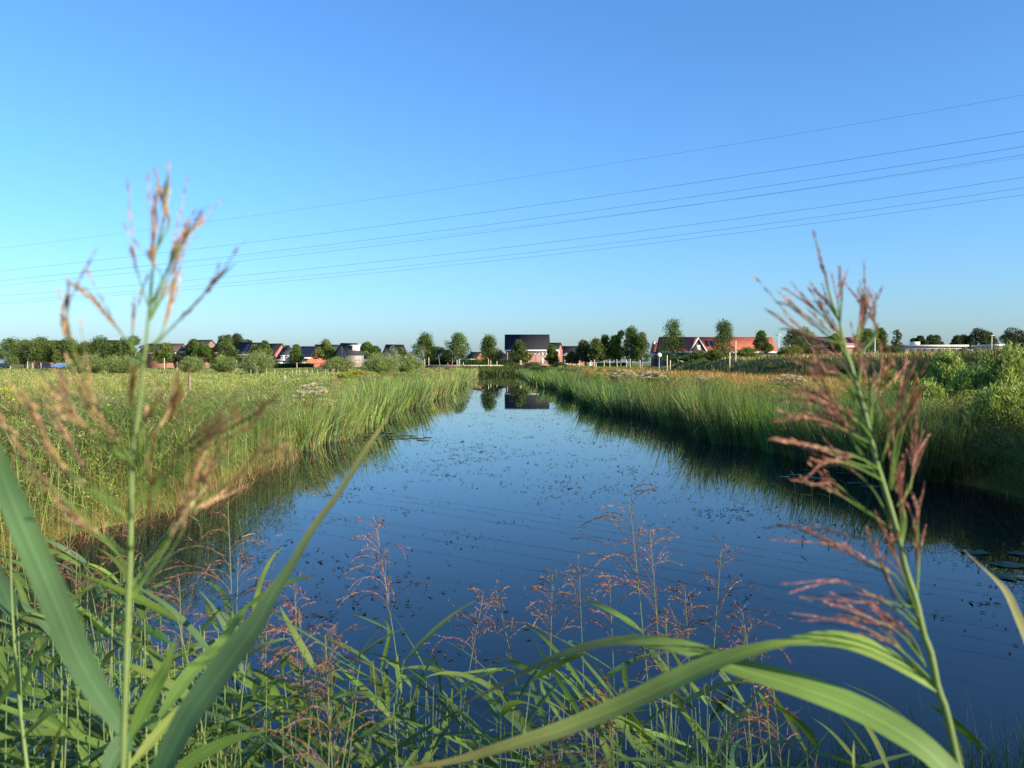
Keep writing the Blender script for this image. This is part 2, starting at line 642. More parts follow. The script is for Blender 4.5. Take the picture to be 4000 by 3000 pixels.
def pix(d):
    return d / 819.0                       # metres that one picture pixel covers at distance d


# ------------------------------------------------------------------ banks: ground cover nobody could count
G_REED = [(0.17, 0.27, 0.07), (0.22, 0.30, 0.07), (0.28, 0.33, 0.09), (0.14, 0.23, 0.08), (0.31, 0.30, 0.12)]
G_CAT = [(0.12, 0.22, 0.10), (0.16, 0.26, 0.09), (0.25, 0.33, 0.07), (0.13, 0.22, 0.12), (0.26, 0.30, 0.11), (0.09, 0.16, 0.07)]
DRY = [(0.34, 0.23, 0.11), (0.28, 0.17, 0.07), (0.40, 0.30, 0.16), (0.22, 0.12, 0.05)]
TAN = [(0.36, 0.29, 0.15), (0.30, 0.24, 0.11), (0.40, 0.33, 0.19), (0.24, 0.21, 0.08)]
MEAD = [(0.16, 0.26, 0.06), (0.20, 0.28, 0.07), (0.24, 0.29, 0.09), (0.29, 0.29, 0.12)]
RUST = [(0.34, 0.17, 0.07), (0.30, 0.19, 0.08), (0.26, 0.20, 0.07), (0.38, 0.24, 0.12)]


def strip(n, y0, y1, o0, o1, side, p=1.0):
    """Ground points along a bank, o0..o1 metres out from the water's edge, denser close by."""
    u = rng.random(n)
    y = 1 / (1 / y0 + (1 / y1 - 1 / y0) * u) if p == 1.0 else y0 + (y1 - y0) * u
    o = rng.uniform(o0, o1, n)
    x = xl(y) - o if side < 0 else xr(y) + o
    return x, y


def bed(name, acc, label, cat):
    return tag(acc.build(name, M['grass']), label, cat, kind='stuff')


# left, near: tangled common reed
a = Acc()
x, y = strip(7600, 6.0, 33, -0.35, 4.6, -1, 0)
h = np.maximum((np.interp(y, [8, 14, 20, 33], [1.95, 1.90, 1.58, 1.30]) - 0.12 * smooth(2.0, 4.5, xl(y) - x) + rng.normal(0, 0.10, len(x))) - np.maximum(gz(x, y), 0), 0.45)
reed_mass(a, x, y, h, 14, G_REED, (0.22, 0.42), 0.015, plume=0.16, dry=DRY, wmin=0.008)
bed('reed_bed', a, 'tangled green reeds thick on the left bank closest to the viewer', 'reeds')
# dry litter and stems along that edge
a = Acc()
x, y = strip(6500, 7, 40, -0.45, 0.7, -1, 0)
b = np.stack([x, y, np.maximum(gz(x, y), -0.05)], -1)
blades(a, b, rng.uniform(0, 6.3, len(x)), rng.uniform(0.15, 0.6, len(x)), 0.011, rng.uniform(0.1, 1.1, len(x)), rng.uniform(0.2, 1.4, len(x)), vcol(DRY, len(x)), 3)
bed('dead_reed_litter', a, 'straw coloured dead reed leaves along the left waterline', 'dead reeds')


def cattails(name, n, y0, y1, o0, o1, side, hgt, label, cols=G_CAT, p=1.0, dry=0.12, wmul=1.0):
    a = Acc()
    per = 26
    cx, cy = strip(n // per, y0, y1, o0, o1, side, p)
    m0 = len(cx)
    rad = rng.uniform(0.10, 0.30, m0) * (1 + cy / 90)
    ch = rng.uniform(0.5, 1.16, m0) * (1 + 0.16 * wob(cx * 0.4, cy * 0.22))
    ccol = vcol(cols, m0, 0.2, 0.08)
    caz, cle = rng.uniform(0, 6.3, m0), np.abs(rng.normal(0, 0.12, m0))
    x0, y0_, k = np.repeat(cx, per), np.repeat(cy, per), m0 * per
    an, rr = rng.uniform(0, 6.283, k), np.sqrt(rng.random(k))
    x, y = x0 + np.cos(an) * rr * np.repeat(rad, per), y0_ + np.sin(an) * rr * np.repeat(rad, per)
    b = np.stack([x, y, np.maximum(gz(x, y), -0.08)], -1)
    c = np.clip(np.repeat(ccol, per, axis=0) * (1 + 0.14 * rng.standard_normal((k, 1))), 0.01, 0.6)
    m = rng.random(k) < dry
    c[m] = vcol(DRY, int(m.sum()))
    g_ = gz(x, y)
    L = np.maximum(hgt * np.repeat(ch, per) - g_, 0.3) * rng.uniform(0.6, 1.06, k)
    L[m] *= 0.7
    lean = np.clip(0.03 + 0.22 * rr * rng.random(k) + np.repeat(cle, per), 0, 0.7)
    bend = np.abs(rng.normal(0.12, 0.25, k)) + 0.25 * rr * rng.random(k)
    snap = rng.random(k) < 0.06
    bend[snap] += rng.uniform(0.9, 2.2, int(snap.sum()))
    az = np.where(rng.random(k) < 0.75, an, np.repeat(caz, per))
    blades(a, b, az, L, np.maximum(0.017, 0.8 * pix(y)) * wmul * rng.uniform(0.7, 1.3, k), lean, bend, c, 4, tip=np.clip(c * np.array([1.25, 1.1, 0.8]), 0, 0.7), spin=rng.uniform(-3, 3, k))
    return bed(name, a, label, 'cattails')


cattails('cattail_bed', 30000, 23, 62, -0.75, 1.5, -1, 1.5, 'upright blue-green cattail leaves standing along the left waterline')
cattails('far_cattail_bed', 26000, 58, 166, -0.8, 2.6, -1, 1.5, 'pale green cattails lining the left edge further down the canal', cols=[(0.20, 0.28, 0.11), (0.25, 0.31, 0.12), (0.16, 0.23, 0.10), (0.30, 0.30, 0.14), (0.13, 0.2, 0.08)])
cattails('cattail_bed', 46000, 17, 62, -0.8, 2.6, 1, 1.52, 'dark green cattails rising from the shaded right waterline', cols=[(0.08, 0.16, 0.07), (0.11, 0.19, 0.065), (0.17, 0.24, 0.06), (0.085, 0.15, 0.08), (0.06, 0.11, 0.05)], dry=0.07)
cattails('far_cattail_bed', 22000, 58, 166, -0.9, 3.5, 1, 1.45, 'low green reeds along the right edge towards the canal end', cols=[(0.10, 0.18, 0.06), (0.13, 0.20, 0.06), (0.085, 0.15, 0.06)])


def tufts(name, pts, hgt, cols, label, cat='grass', lean=0.25, bend=0.6, wpx=0.8, per=5, seg=2, heads=0.0):
    a = Acc()
    x, y = pts
    s = 0.12 + 0.004 * y
    n0 = len(x)
    x = np.repeat(x, per) + rng.normal(0, 1, n0 * per) * np.repeat(s, per)
    y = np.repeat(y, per) + rng.normal(0, 1, n0 * per) * np.repeat(s, per)
    k = len(x)
    z = gz(x, y)
    b = np.stack([x, y, z - 0.02], -1)
    c = np.repeat(vcol(cols, n0, 0.2), per, axis=0) * (1 + 0.12 * rng.standard_normal((k, 1)))
    c = np.clip(c, 0.01, 0.8)
    ok = (gz(x, y) > 0.15)
    b, c, y = b[ok], c[ok], y[ok]
    k = len(b)
    L = hgt * rng.uniform(0.45, 1.15, k)
    blades(a, b, rng.normal(math.pi, 1.3, k), L, np.maximum(0.009, wpx * pix(y)) * rng.uniform(0.7, 1.3, k),
           np.abs(rng.normal(0, lean, k)), np.abs(rng.normal(0, bend, k)), c, seg, tip=np.clip(c * np.array([1.25, 1.1, 0.95]), 0, 0.85))
    return bed(name, a, label, cat)


def herb_lumps(name, n, y0, y1, o0, o1, side, label, cols, hh=(0.45, 0.85), p=1.0, top=None):
    """Leafy bank herbs in irregular lumps, between and behind the reeds."""
    a = Acc()
    x, y = strip(n, y0, y1, o0, o1, side, p)
    for k in range(n):
        z = max(float(gz(x[k], y[k])), 0.0)
        h = rng.uniform(*hh)
        if top is not None:
            h = max(0.3, top + rng.normal(0, 0.14) - z)
        w = rng.uniform(0.3, 0.75) + 0.004 * y[k]
        s = max(0.05, 1.15 * pix(y[k]))
        m = int(np.clip(60 * w * h / (s * s * 3.2), 40, 260))
        u = rng.random((m, 3))
        an = u[:, 0] * 6.283
        rr = np.sqrt(u[:, 1]) * w * 0.5
        f = u[:, 2] ** 0.6
        rr *= 0.55 + 0.75 * np.sin(np.pi * (0.15 + 0.75 * f))
        pos = np.stack([x[k] + np.cos(an) * rr, y[k] + np.sin(an) * rr, z + f * h], -1)
        cards(a, pos, s * rng.uniform(0.7, 1.5, m), np.clip(vcol(cols, 1, 0.2, 0.08) * (1 + 0.15 * rng.standard_normal((m, 1))), 0.01, 0.5), 2.6, 0.35)
    return bed(name, a, label, 'bank herbs')


HB = [(0.20, 0.29, 0.065), (0.16, 0.24, 0.06), (0.27, 0.32, 0.08), (0.30, 0.27, 0.13), (0.12, 0.18, 0.06), (0.33, 0.24, 0.14), (0.30, 0.34, 0.07)]
herb_lumps('bank_herbs', 620, 11, 150, 0.5, 5.5, -1, 'leafy herbs in ragged lumps on the left bank', HB, top=1.62)
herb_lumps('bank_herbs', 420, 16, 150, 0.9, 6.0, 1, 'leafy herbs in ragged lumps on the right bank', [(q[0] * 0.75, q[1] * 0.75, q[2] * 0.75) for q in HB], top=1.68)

# left: herbs behind the cattails, tan tall grass, meadow
tufts('bank_grass', strip(7000, 20, 165, 1.4, 6.5, -1), 0.62, [(0.13, 0.18, 0.05), (0.2, 0.21, 0.08), (0.28, 0.24, 0.11), (0.10, 0.16, 0.05)], 'mixed green and tan herbs behind the left cattails')
x, y = field(12000, 15, 62, -900, 1400)
m = x < xl(y) - 4.2
tufts('tall_dry_grass', (x[m], y[m]), 0.40, [TAN[1], TAN[3]] + [(0.18, 0.23, 0.07), (0.16, 0.22, 0.06), (0.22, 0.25, 0.08), (0.14, 0.2, 0.05)], 'tall straw coloured grass between the left reeds and the meadow')
x, y = field(32000, 40, 260, -1300, 1720)
m = (x < xl(y) - 5.5)
x, y = x[m], y[m]
pt = wob(x * 0.06, y * 0.035) + 0.5 * rng.standard_normal(len(x))
tufts('meadow_grass', (x[pt < 0.6], y[pt < 0.6]), 0.2, MEAD, 'short green meadow grass spreading to the left hedge and houses', wpx=0.9)
tufts('meadow_straw', (x[pt >= 0.6], y[pt >= 0.6]), 0.22, MEAD[1:] + [TAN[3]], 'bleached straw patches in the left meadow', wpx=0.9)

# right: rusty grass flat, berm cover, lawn at the end
x, y = strip(11000, 22, 168, 2.2, 26, 1)
m = x < 27
tufts('rusty_grass', (x[m], y[m]), 0.75, RUST + [(0.15, 0.19, 0.06)], 'rust coloured seeding grass on the flat behind the right cattails')
x, y = field(20000, 26, 175, 2350, 4300)
m = (x > 25) & (x < 48)
x, y = x[m], y[m]
pt = 0.5 * wob(x * 0.35, y * 0.2) + 0.35 * rng.standard_normal(len(x)) - 0.9 + 2.1 * smooth(28.5, 32.5, x)
tufts('berm_scrub', (x[pt < 0.5], y[pt < 0.5]), 0.8, [(0.06, 0.09, 0.03), (0.075, 0.10, 0.035), (0.10, 0.10, 0.045)], 'weedy cover coloured as in shade on the slope of the right berm', cat='undergrowth', wpx=1.0)  # slope cover coloured dark to stand for the berm's shaded face
tufts('berm_grass', (x[pt >= 0.5], y[pt >= 0.5]), 0.48, TAN + [(0.2, 0.2, 0.07)], 'dry tan grass along the top of the right berm', wpx=0.9)
x, y = field(14000, 120, 300, 1700, 2900)
m = ((y > 168) | (x > xr(y) + 6) | (x < xl(y) - 6)) & (x < 30)
tufts('verge_grass', (x[m], y[m]), 0.25, [(0.13, 0.2, 0.05), (0.17, 0.21, 0.06)], 'mown green verge around the trees beyond the canal end', wpx=0.9)

# right, near: thick reeds, their greens darkened to deepen the shade
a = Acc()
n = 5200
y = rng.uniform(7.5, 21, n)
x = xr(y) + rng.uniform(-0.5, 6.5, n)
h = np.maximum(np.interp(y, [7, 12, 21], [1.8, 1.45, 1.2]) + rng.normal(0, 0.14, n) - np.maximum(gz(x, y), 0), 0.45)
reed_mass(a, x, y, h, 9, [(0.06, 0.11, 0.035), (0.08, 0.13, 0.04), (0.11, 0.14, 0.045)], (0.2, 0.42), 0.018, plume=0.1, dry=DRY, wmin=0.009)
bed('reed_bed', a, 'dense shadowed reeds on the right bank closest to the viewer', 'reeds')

# far end of the canal: reeds and low scrub
a = Acc()
n = 9000
x = rng.uniform(-10.5, 4.5, n)
y = rng.uniform(166.2, 169.8, n)
b = np.stack([x, y, np.maximum(gz(x, y), -0.05)], -1)
c = vcol([(0.075, 0.125, 0.04), (0.10, 0.15, 0.045), (0.13, 0.15, 0.05)], n)
blades(a, b, rng.uniform(0, 6.3, n), rng.uniform(0.7, 1.5, n), 0.16, np.abs(rng.normal(0.1, 0.15, n)), np.abs(rng.normal(0.3, 0.3, n)), c, 3)
bed('end_reed_bed', a, 'dark reeds closing the canal at its far end', 'reeds')

# ------------------------------------------------------------------ floating weed, lily pads
a = Acc()
n = 11000
u = rng.random(n)
d = 1 / (1 / 6.5 + (1 / 75 - 1 / 6.5) * (0.06 + 0.94 * u ** 0.8))
x = rng.uniform(0, 1, n) * (xr(d) - xl(d) - 0.8) + xl(d) + 0.4
cl = 0.5 * wob(x * 0.8 + 1.3 * np.sin(d * 0.5), d * 0.35) + 0.4 * wob(x * 1.9 + np.sin(d * 1.7), d * 1.1) + 0.7 * rng.standard_normal(n)
m = cl > (0.35 + 1.0 * smooth(24, 9, d))
x, d = x[m], d[m]
rep = 3
n = len(x) * rep
x = np.repeat(x, rep) + rng.normal(0, 0.13, n)
d = np.repeat(d, rep) + rng.normal(0, 0.16, n)
th = rng.uniform(0, 6.3, n)
ln = rng.uniform(0.012, 0.04, n) * (1 + d / 45)
wd = ln * rng.uniform(0.3, 0.6, n)
z = rng.uniform(0.003, 0.012, n)
ux, uy = np.cos(th), np.sin(th)
V = np.stack([np.stack([x - ux * ln, d - uy * ln, z], -1), np.stack([x + uy * wd, d - ux * wd, z + 0.004], -1),
              np.stack([x + ux * ln, d + uy * ln, z + rng.uniform(0, 0.035, n) * (rng.random(n) < 0.3)], -1), np.stack([x - uy * wd, d + ux * wd, z + 0.004], -1)], 1)
a.add(V.reshape(-1, 3), np.arange(4 * n).reshape(-1, 4), np.repeat(vcol([(0.04, 0.05, 0.02), (0.07, 0.07, 0.03), (0.03, 0.04, 0.02), (0.10, 0.09, 0.04)], n), 4, axis=0))
# short tips poking out of the water
k = 1800
xx, dd = x[rng.integers(0, n, k)], d[rng.integers(0, n, k)]
xx = xx + rng.normal(0, 0.4, k)
blades(a, np.stack([xx, dd, np.full(k, -0.01)], -1), rng.uniform(0, 6.3, k), rng.uniform(0.012, 0.05, k), 0.02, rng.uniform(0, 1.2, k), rng.uniform(0, 0.8, k), vcol([(0.05, 0.06, 0.03), (0.09, 0.1, 0.04)], k), 2)
bed('pondweed', a, 'small dark pondweed leaves scattered over the open water', 'pondweed')


def lily_pad(px, py, r, label, group, col):
    d = F * H / (py - 1418)
    p = P(px, py, d)
    a = Acc()
    k = 18
    ang = np.linspace(0.25, 2 * math.pi - 0.25, k) + rng.uniform(0, 6.3)
    rr = r * (1 + 0.05 * rng.standard_normal(k))
    ring = np.stack([rr * np.cos(ang), rr * 0.85 * np.sin(ang), 0.004 + 0.012 * rng.random(k)], -1)
    top = np.concatenate([[[0, 0, 0.012]], ring])
    bot = top - np.array([0, 0, 0.006])
    V = np.concatenate([top, bot])
    t = [(0, i, i + 1) for i in range(1, k)] + [(k + 1, k + 2 + i, k + 1 + i) for i in range(1, k)]
    q = [(i, k + 1 + i, k + 2 + i, i + 1) for i in range(1, k)]
    a.add(V, q, vcol([col], len(V), 0.05, 0.03), t)
    o = a.build('lily_pad', M['leaf'])
    o.location = (p[0], p[1], 0.004)
    tag(o, label, 'lily pad', group)


LG = 'lily pads floating by the right reeds'
RP = [(3270, 1790, .14), (3310, 1806, .16), (3255, 1816, .12), (3110, 1858, .18), (3170, 1868, .2), (3230, 1875, .2), (3340, 1890, .16), (3400, 1903, .2), (3060, 1865, .14), (3290, 1850, .14),
      (3150, 1838, .12), (3360, 1850, .15)]
for (px, py, r) in RP:
    lily_pad(px, py, r, 'lily pad floating in the dark reflection below the right reeds', LG, (0.07, 0.12, 0.08))
for (px, py, r, lb) in [(3805, 2162, .17, 'round lily pad at lower right closest to the withered leaf'), (3935, 2212, .19, 'largest lily pad in the dark water at lower right'),
                        (3985, 2168, .15, 'lily pad cut by the right frame edge in dark water'), (3950, 2262, .18, 'lowest lily pad in the dark water at lower right')]:
    lily_pad(px, py, r, lb, 'lily pads in the shade at lower right', (0.07, 0.13, 0.09))
for k in range(26):
    px, py = 1400 + 270 * rng.random(), 1690 + 32 * rng.random()
    lily_pad(px, py, 0.13 + 0.1 * rng.random(), 'lily pad in the raft beside the left cattails', 'lily pads beside the left cattails', (0.08, 0.12, 0.05))
# ------------------------------------------------------------------ trees and shrubs
TREE_G = [(0.075, 0.115, 0.028), (0.095, 0.14, 0.034), (0.06, 0.095, 0.028), (0.12, 0.155, 0.04)]
LIME_G = [(0.10, 0.155, 0.03), (0.13, 0.18, 0.038), (0.08, 0.13, 0.03)]
FAR_G = [(0.06, 0.085, 0.035), (0.075, 0.10, 0.04), (0.05, 0.075, 0.032)]
WIL_G = [(0.16, 0.22, 0.065), (0.20, 0.25, 0.085), (0.13, 0.18, 0.05), (0.24, 0.28, 0.12)]


def tree(name, label, px, base_py, top_py, bot_py, w_px, d, cols=TREE_G, shape='egg', dens=1.0, group=None, cat='tree', lean=0.0, stakes=0):
    B = P(px, base_py, d)
    B[2] = float(gz(B[0], B[1])) - 0.05
    top, bot = P(px, top_py, d)[2] - B[2], P(px, bot_py, d)[2] - B[2]
    w = w_px / F * d * (1.22 if w_px < 80 else 1.08)
    hgt = max(top - bot, 0.5)
    root = empty(name, B)
    tag(root, label, cat, group)
    # clump centres in the crown
    nc = int(np.clip(26 * dens * max(1, hgt / w), 14, 48))
    C = []
    for k in range(nc):
        f = (k + rng.random()) / nc
        if shape == 'egg':
            r = math.sin(math.pi * (0.12 + 0.86 * f) ** 0.72) * 0.5
        elif shape == 'cone':
            r = 0.5 * (1.03 - f) ** 0.8 if f > 0.16 else 0.5 * (0.55 + f * 2.2)
        elif shape == 'flat':
            r = 0.5 * math.sqrt(max(0.02, 1 - (2 * f - 0.75) ** 2 * 0.55))
        else:
            r = 0.5 * math.sqrt(max(0.03, 1 - f ** 2.2))
        an = k * 2.399 + rng.normal(0, 0.5)
        q = r * w * math.sqrt(rng.uniform(0.15, 1.0)) * rng.uniform(0.9, 1.22)
        C.append((math.cos(an) * q + lean * f * hgt, math.sin(an) * q, bot + f * hgt * 0.97))
    C = np.array(C)
    cr = 0.165 * (w * w * hgt) ** (1 / 3) * rng.uniform(0.5, 1.4, nc) * (1.15 if dens > 0.7 else 0.8)
    cw = cr ** 2
    s = max(0.20, 1.05 * pix(d))
    N = int(np.clip(5.2 * dens * w * hgt * 3.1 / (s * s * 0.3), 250, 7000))
    idx = rng.choice(nc, N, p=cw / cw.sum())
    D = rng.standard_normal((N, 3))
    D /= np.linalg.norm(D, axis=1, keepdims=True)
    pos = C[idx] + D * (cr[idx] * (rng.uniform(0.35, 1.08, N) ** 0.6 + 0.45 * (rng.random(N) < 0.08)))[:, None] * np.array([1, 1, 0.85])
    pos[:, 2] = np.maximum(pos[:, 2], bot * 0.8)
    cc = vcol(cols, nc, 0.16, 0.06)[idx] * (1 + 0.14 * rng.standard_normal((N, 1)))
    a = Acc()
    cards(a, pos, s * rng.uniform(0.7, 1.5, N), np.clip(cc, 0.01, 0.5), 1.6, 0.25, out=D * 0.5)
    a.build('crown', M['far_leaf'], root)
    # trunk and limbs
    t = Acc()
    tr = max(0.018 * top + 0.03, 0.07)
    zz = np.linspace(0, bot + hgt * 0.8, 6)
    axis = np.stack([0.03 * w * np.sin(zz * 0.8 + px) * (zz / zz[-1]) + lean * np.maximum(zz - bot, 0), 0.03 * w * np.cos(zz * 0.7 + px) * (zz / zz[-1]), zz], -1)
    bc = (0.16, 0.13, 0.095)
    t.tube(axis, tr * (1.05 - 0.85 * zz / zz[-1]), 7, bc)
    for k in range(0, nc, 2):
        z0 = np.clip(C[k, 2] - 0.45 * hgt * rng.uniform(0.4, 1), bot * 0.85, zz[-1])
        s0 = np.array([np.interp(z0, zz, axis[:, 0]), np.interp(z0, zz, axis[:, 1]), z0])
        mid = 0.5 * (s0 + C[k]) + np.array([0, 0, 0.06 * hgt])
        t.tube([s0, mid, C[k]], [tr * 0.38, tr * 0.24, tr * 0.1], 4, bc)
    t.build('trunk', M['bark'], root)
    return root


def willow(name, label, px, base_py, top_py, w_px, d, cols=WIL_G, group=None, cat='shrub', dens=1.0, leaf=None, spread=1.0, at=None):
    """A round many-stemmed shrub: wands fanning from the root, each set with narrow leaves."""
    if at is None:
        B = P(px, base_py, d)
        B[2] = float(gz(B[0], B[1])) - 0.05
        hgt = P(px, top_py, d)[2] - B[2]
        w = w_px / F * d
    else:
        B = np.array([at[0], at[1], float(gz(at[0], at[1])) - 0.05])
        w, hgt = at[2], at[3]
    root = empty(name, B)
    tag(root, label, cat, group)
    ns = int(95 * dens)
    st, lf = Acc(), Acc()
    s = leaf or max(0.10, 1.35 * pix(d))
    per = int(np.clip(60 * dens * (0.30 / s) ** 1.2, 22, 190))
    for k in range(ns):
        an = rng.uniform(0, 2 * math.pi)
        u = math.sqrt(rng.random())
        e = np.array([math.cos(an) * u * w * 0.5, math.sin(an) * u * w * 0.5, hgt * (math.sqrt(max(0.0, 1.0 - 0.80 * u * u)) * rng.uniform(0.72, 1.04))])
        r0 = np.array([math.cos(an), math.sin(an), 0]) * 0.12 * w * u
        mid = r0 * 0.35 + e * 0.55 + np.array([0, 0, -0.06 * hgt * u])
        t = np.linspace(0, 1, 5)[:, None]
        pts = (1 - t) ** 2 * r0 + 2 * t * (1 - t) * mid + t * t * e
        if k % 3 == 0:
            st.tube(pts, np.linspace(0.028, 0.006, 5), 4, (0.17, 0.14, 0.09))
        f = rng.uniform(0.12, 1.0, per) ** 0.8
        p = np.stack([np.interp(f, t[:, 0], pts[:, i]) for i in range(3)], -1) + rng.standard_normal((per, 3)) * np.array([0.055 * w * spread, 0.055 * w * spread, 0.03 * hgt])
        p[:, 2] = np.maximum(p[:, 2], 0.02)
        dr = (e - mid) / np.linalg.norm(e - mid)
        cards(lf, p, s * rng.uniform(0.7, 1.4, per), np.clip(vcol(cols, 1, 0.16, 0.05) * (1 + 0.16 * rng.standard_normal((per, 1))), 0.01, 0.6), 5.0 if leaf else 3.6, 0.3, out=np.broadcast_to(dr * 0.9, (per, 3)))
    lf.build('foliage', M['far_leaf'], root)
    st.build('stem', M['bark'], root)
    return root


GL = 'trees along the left street'
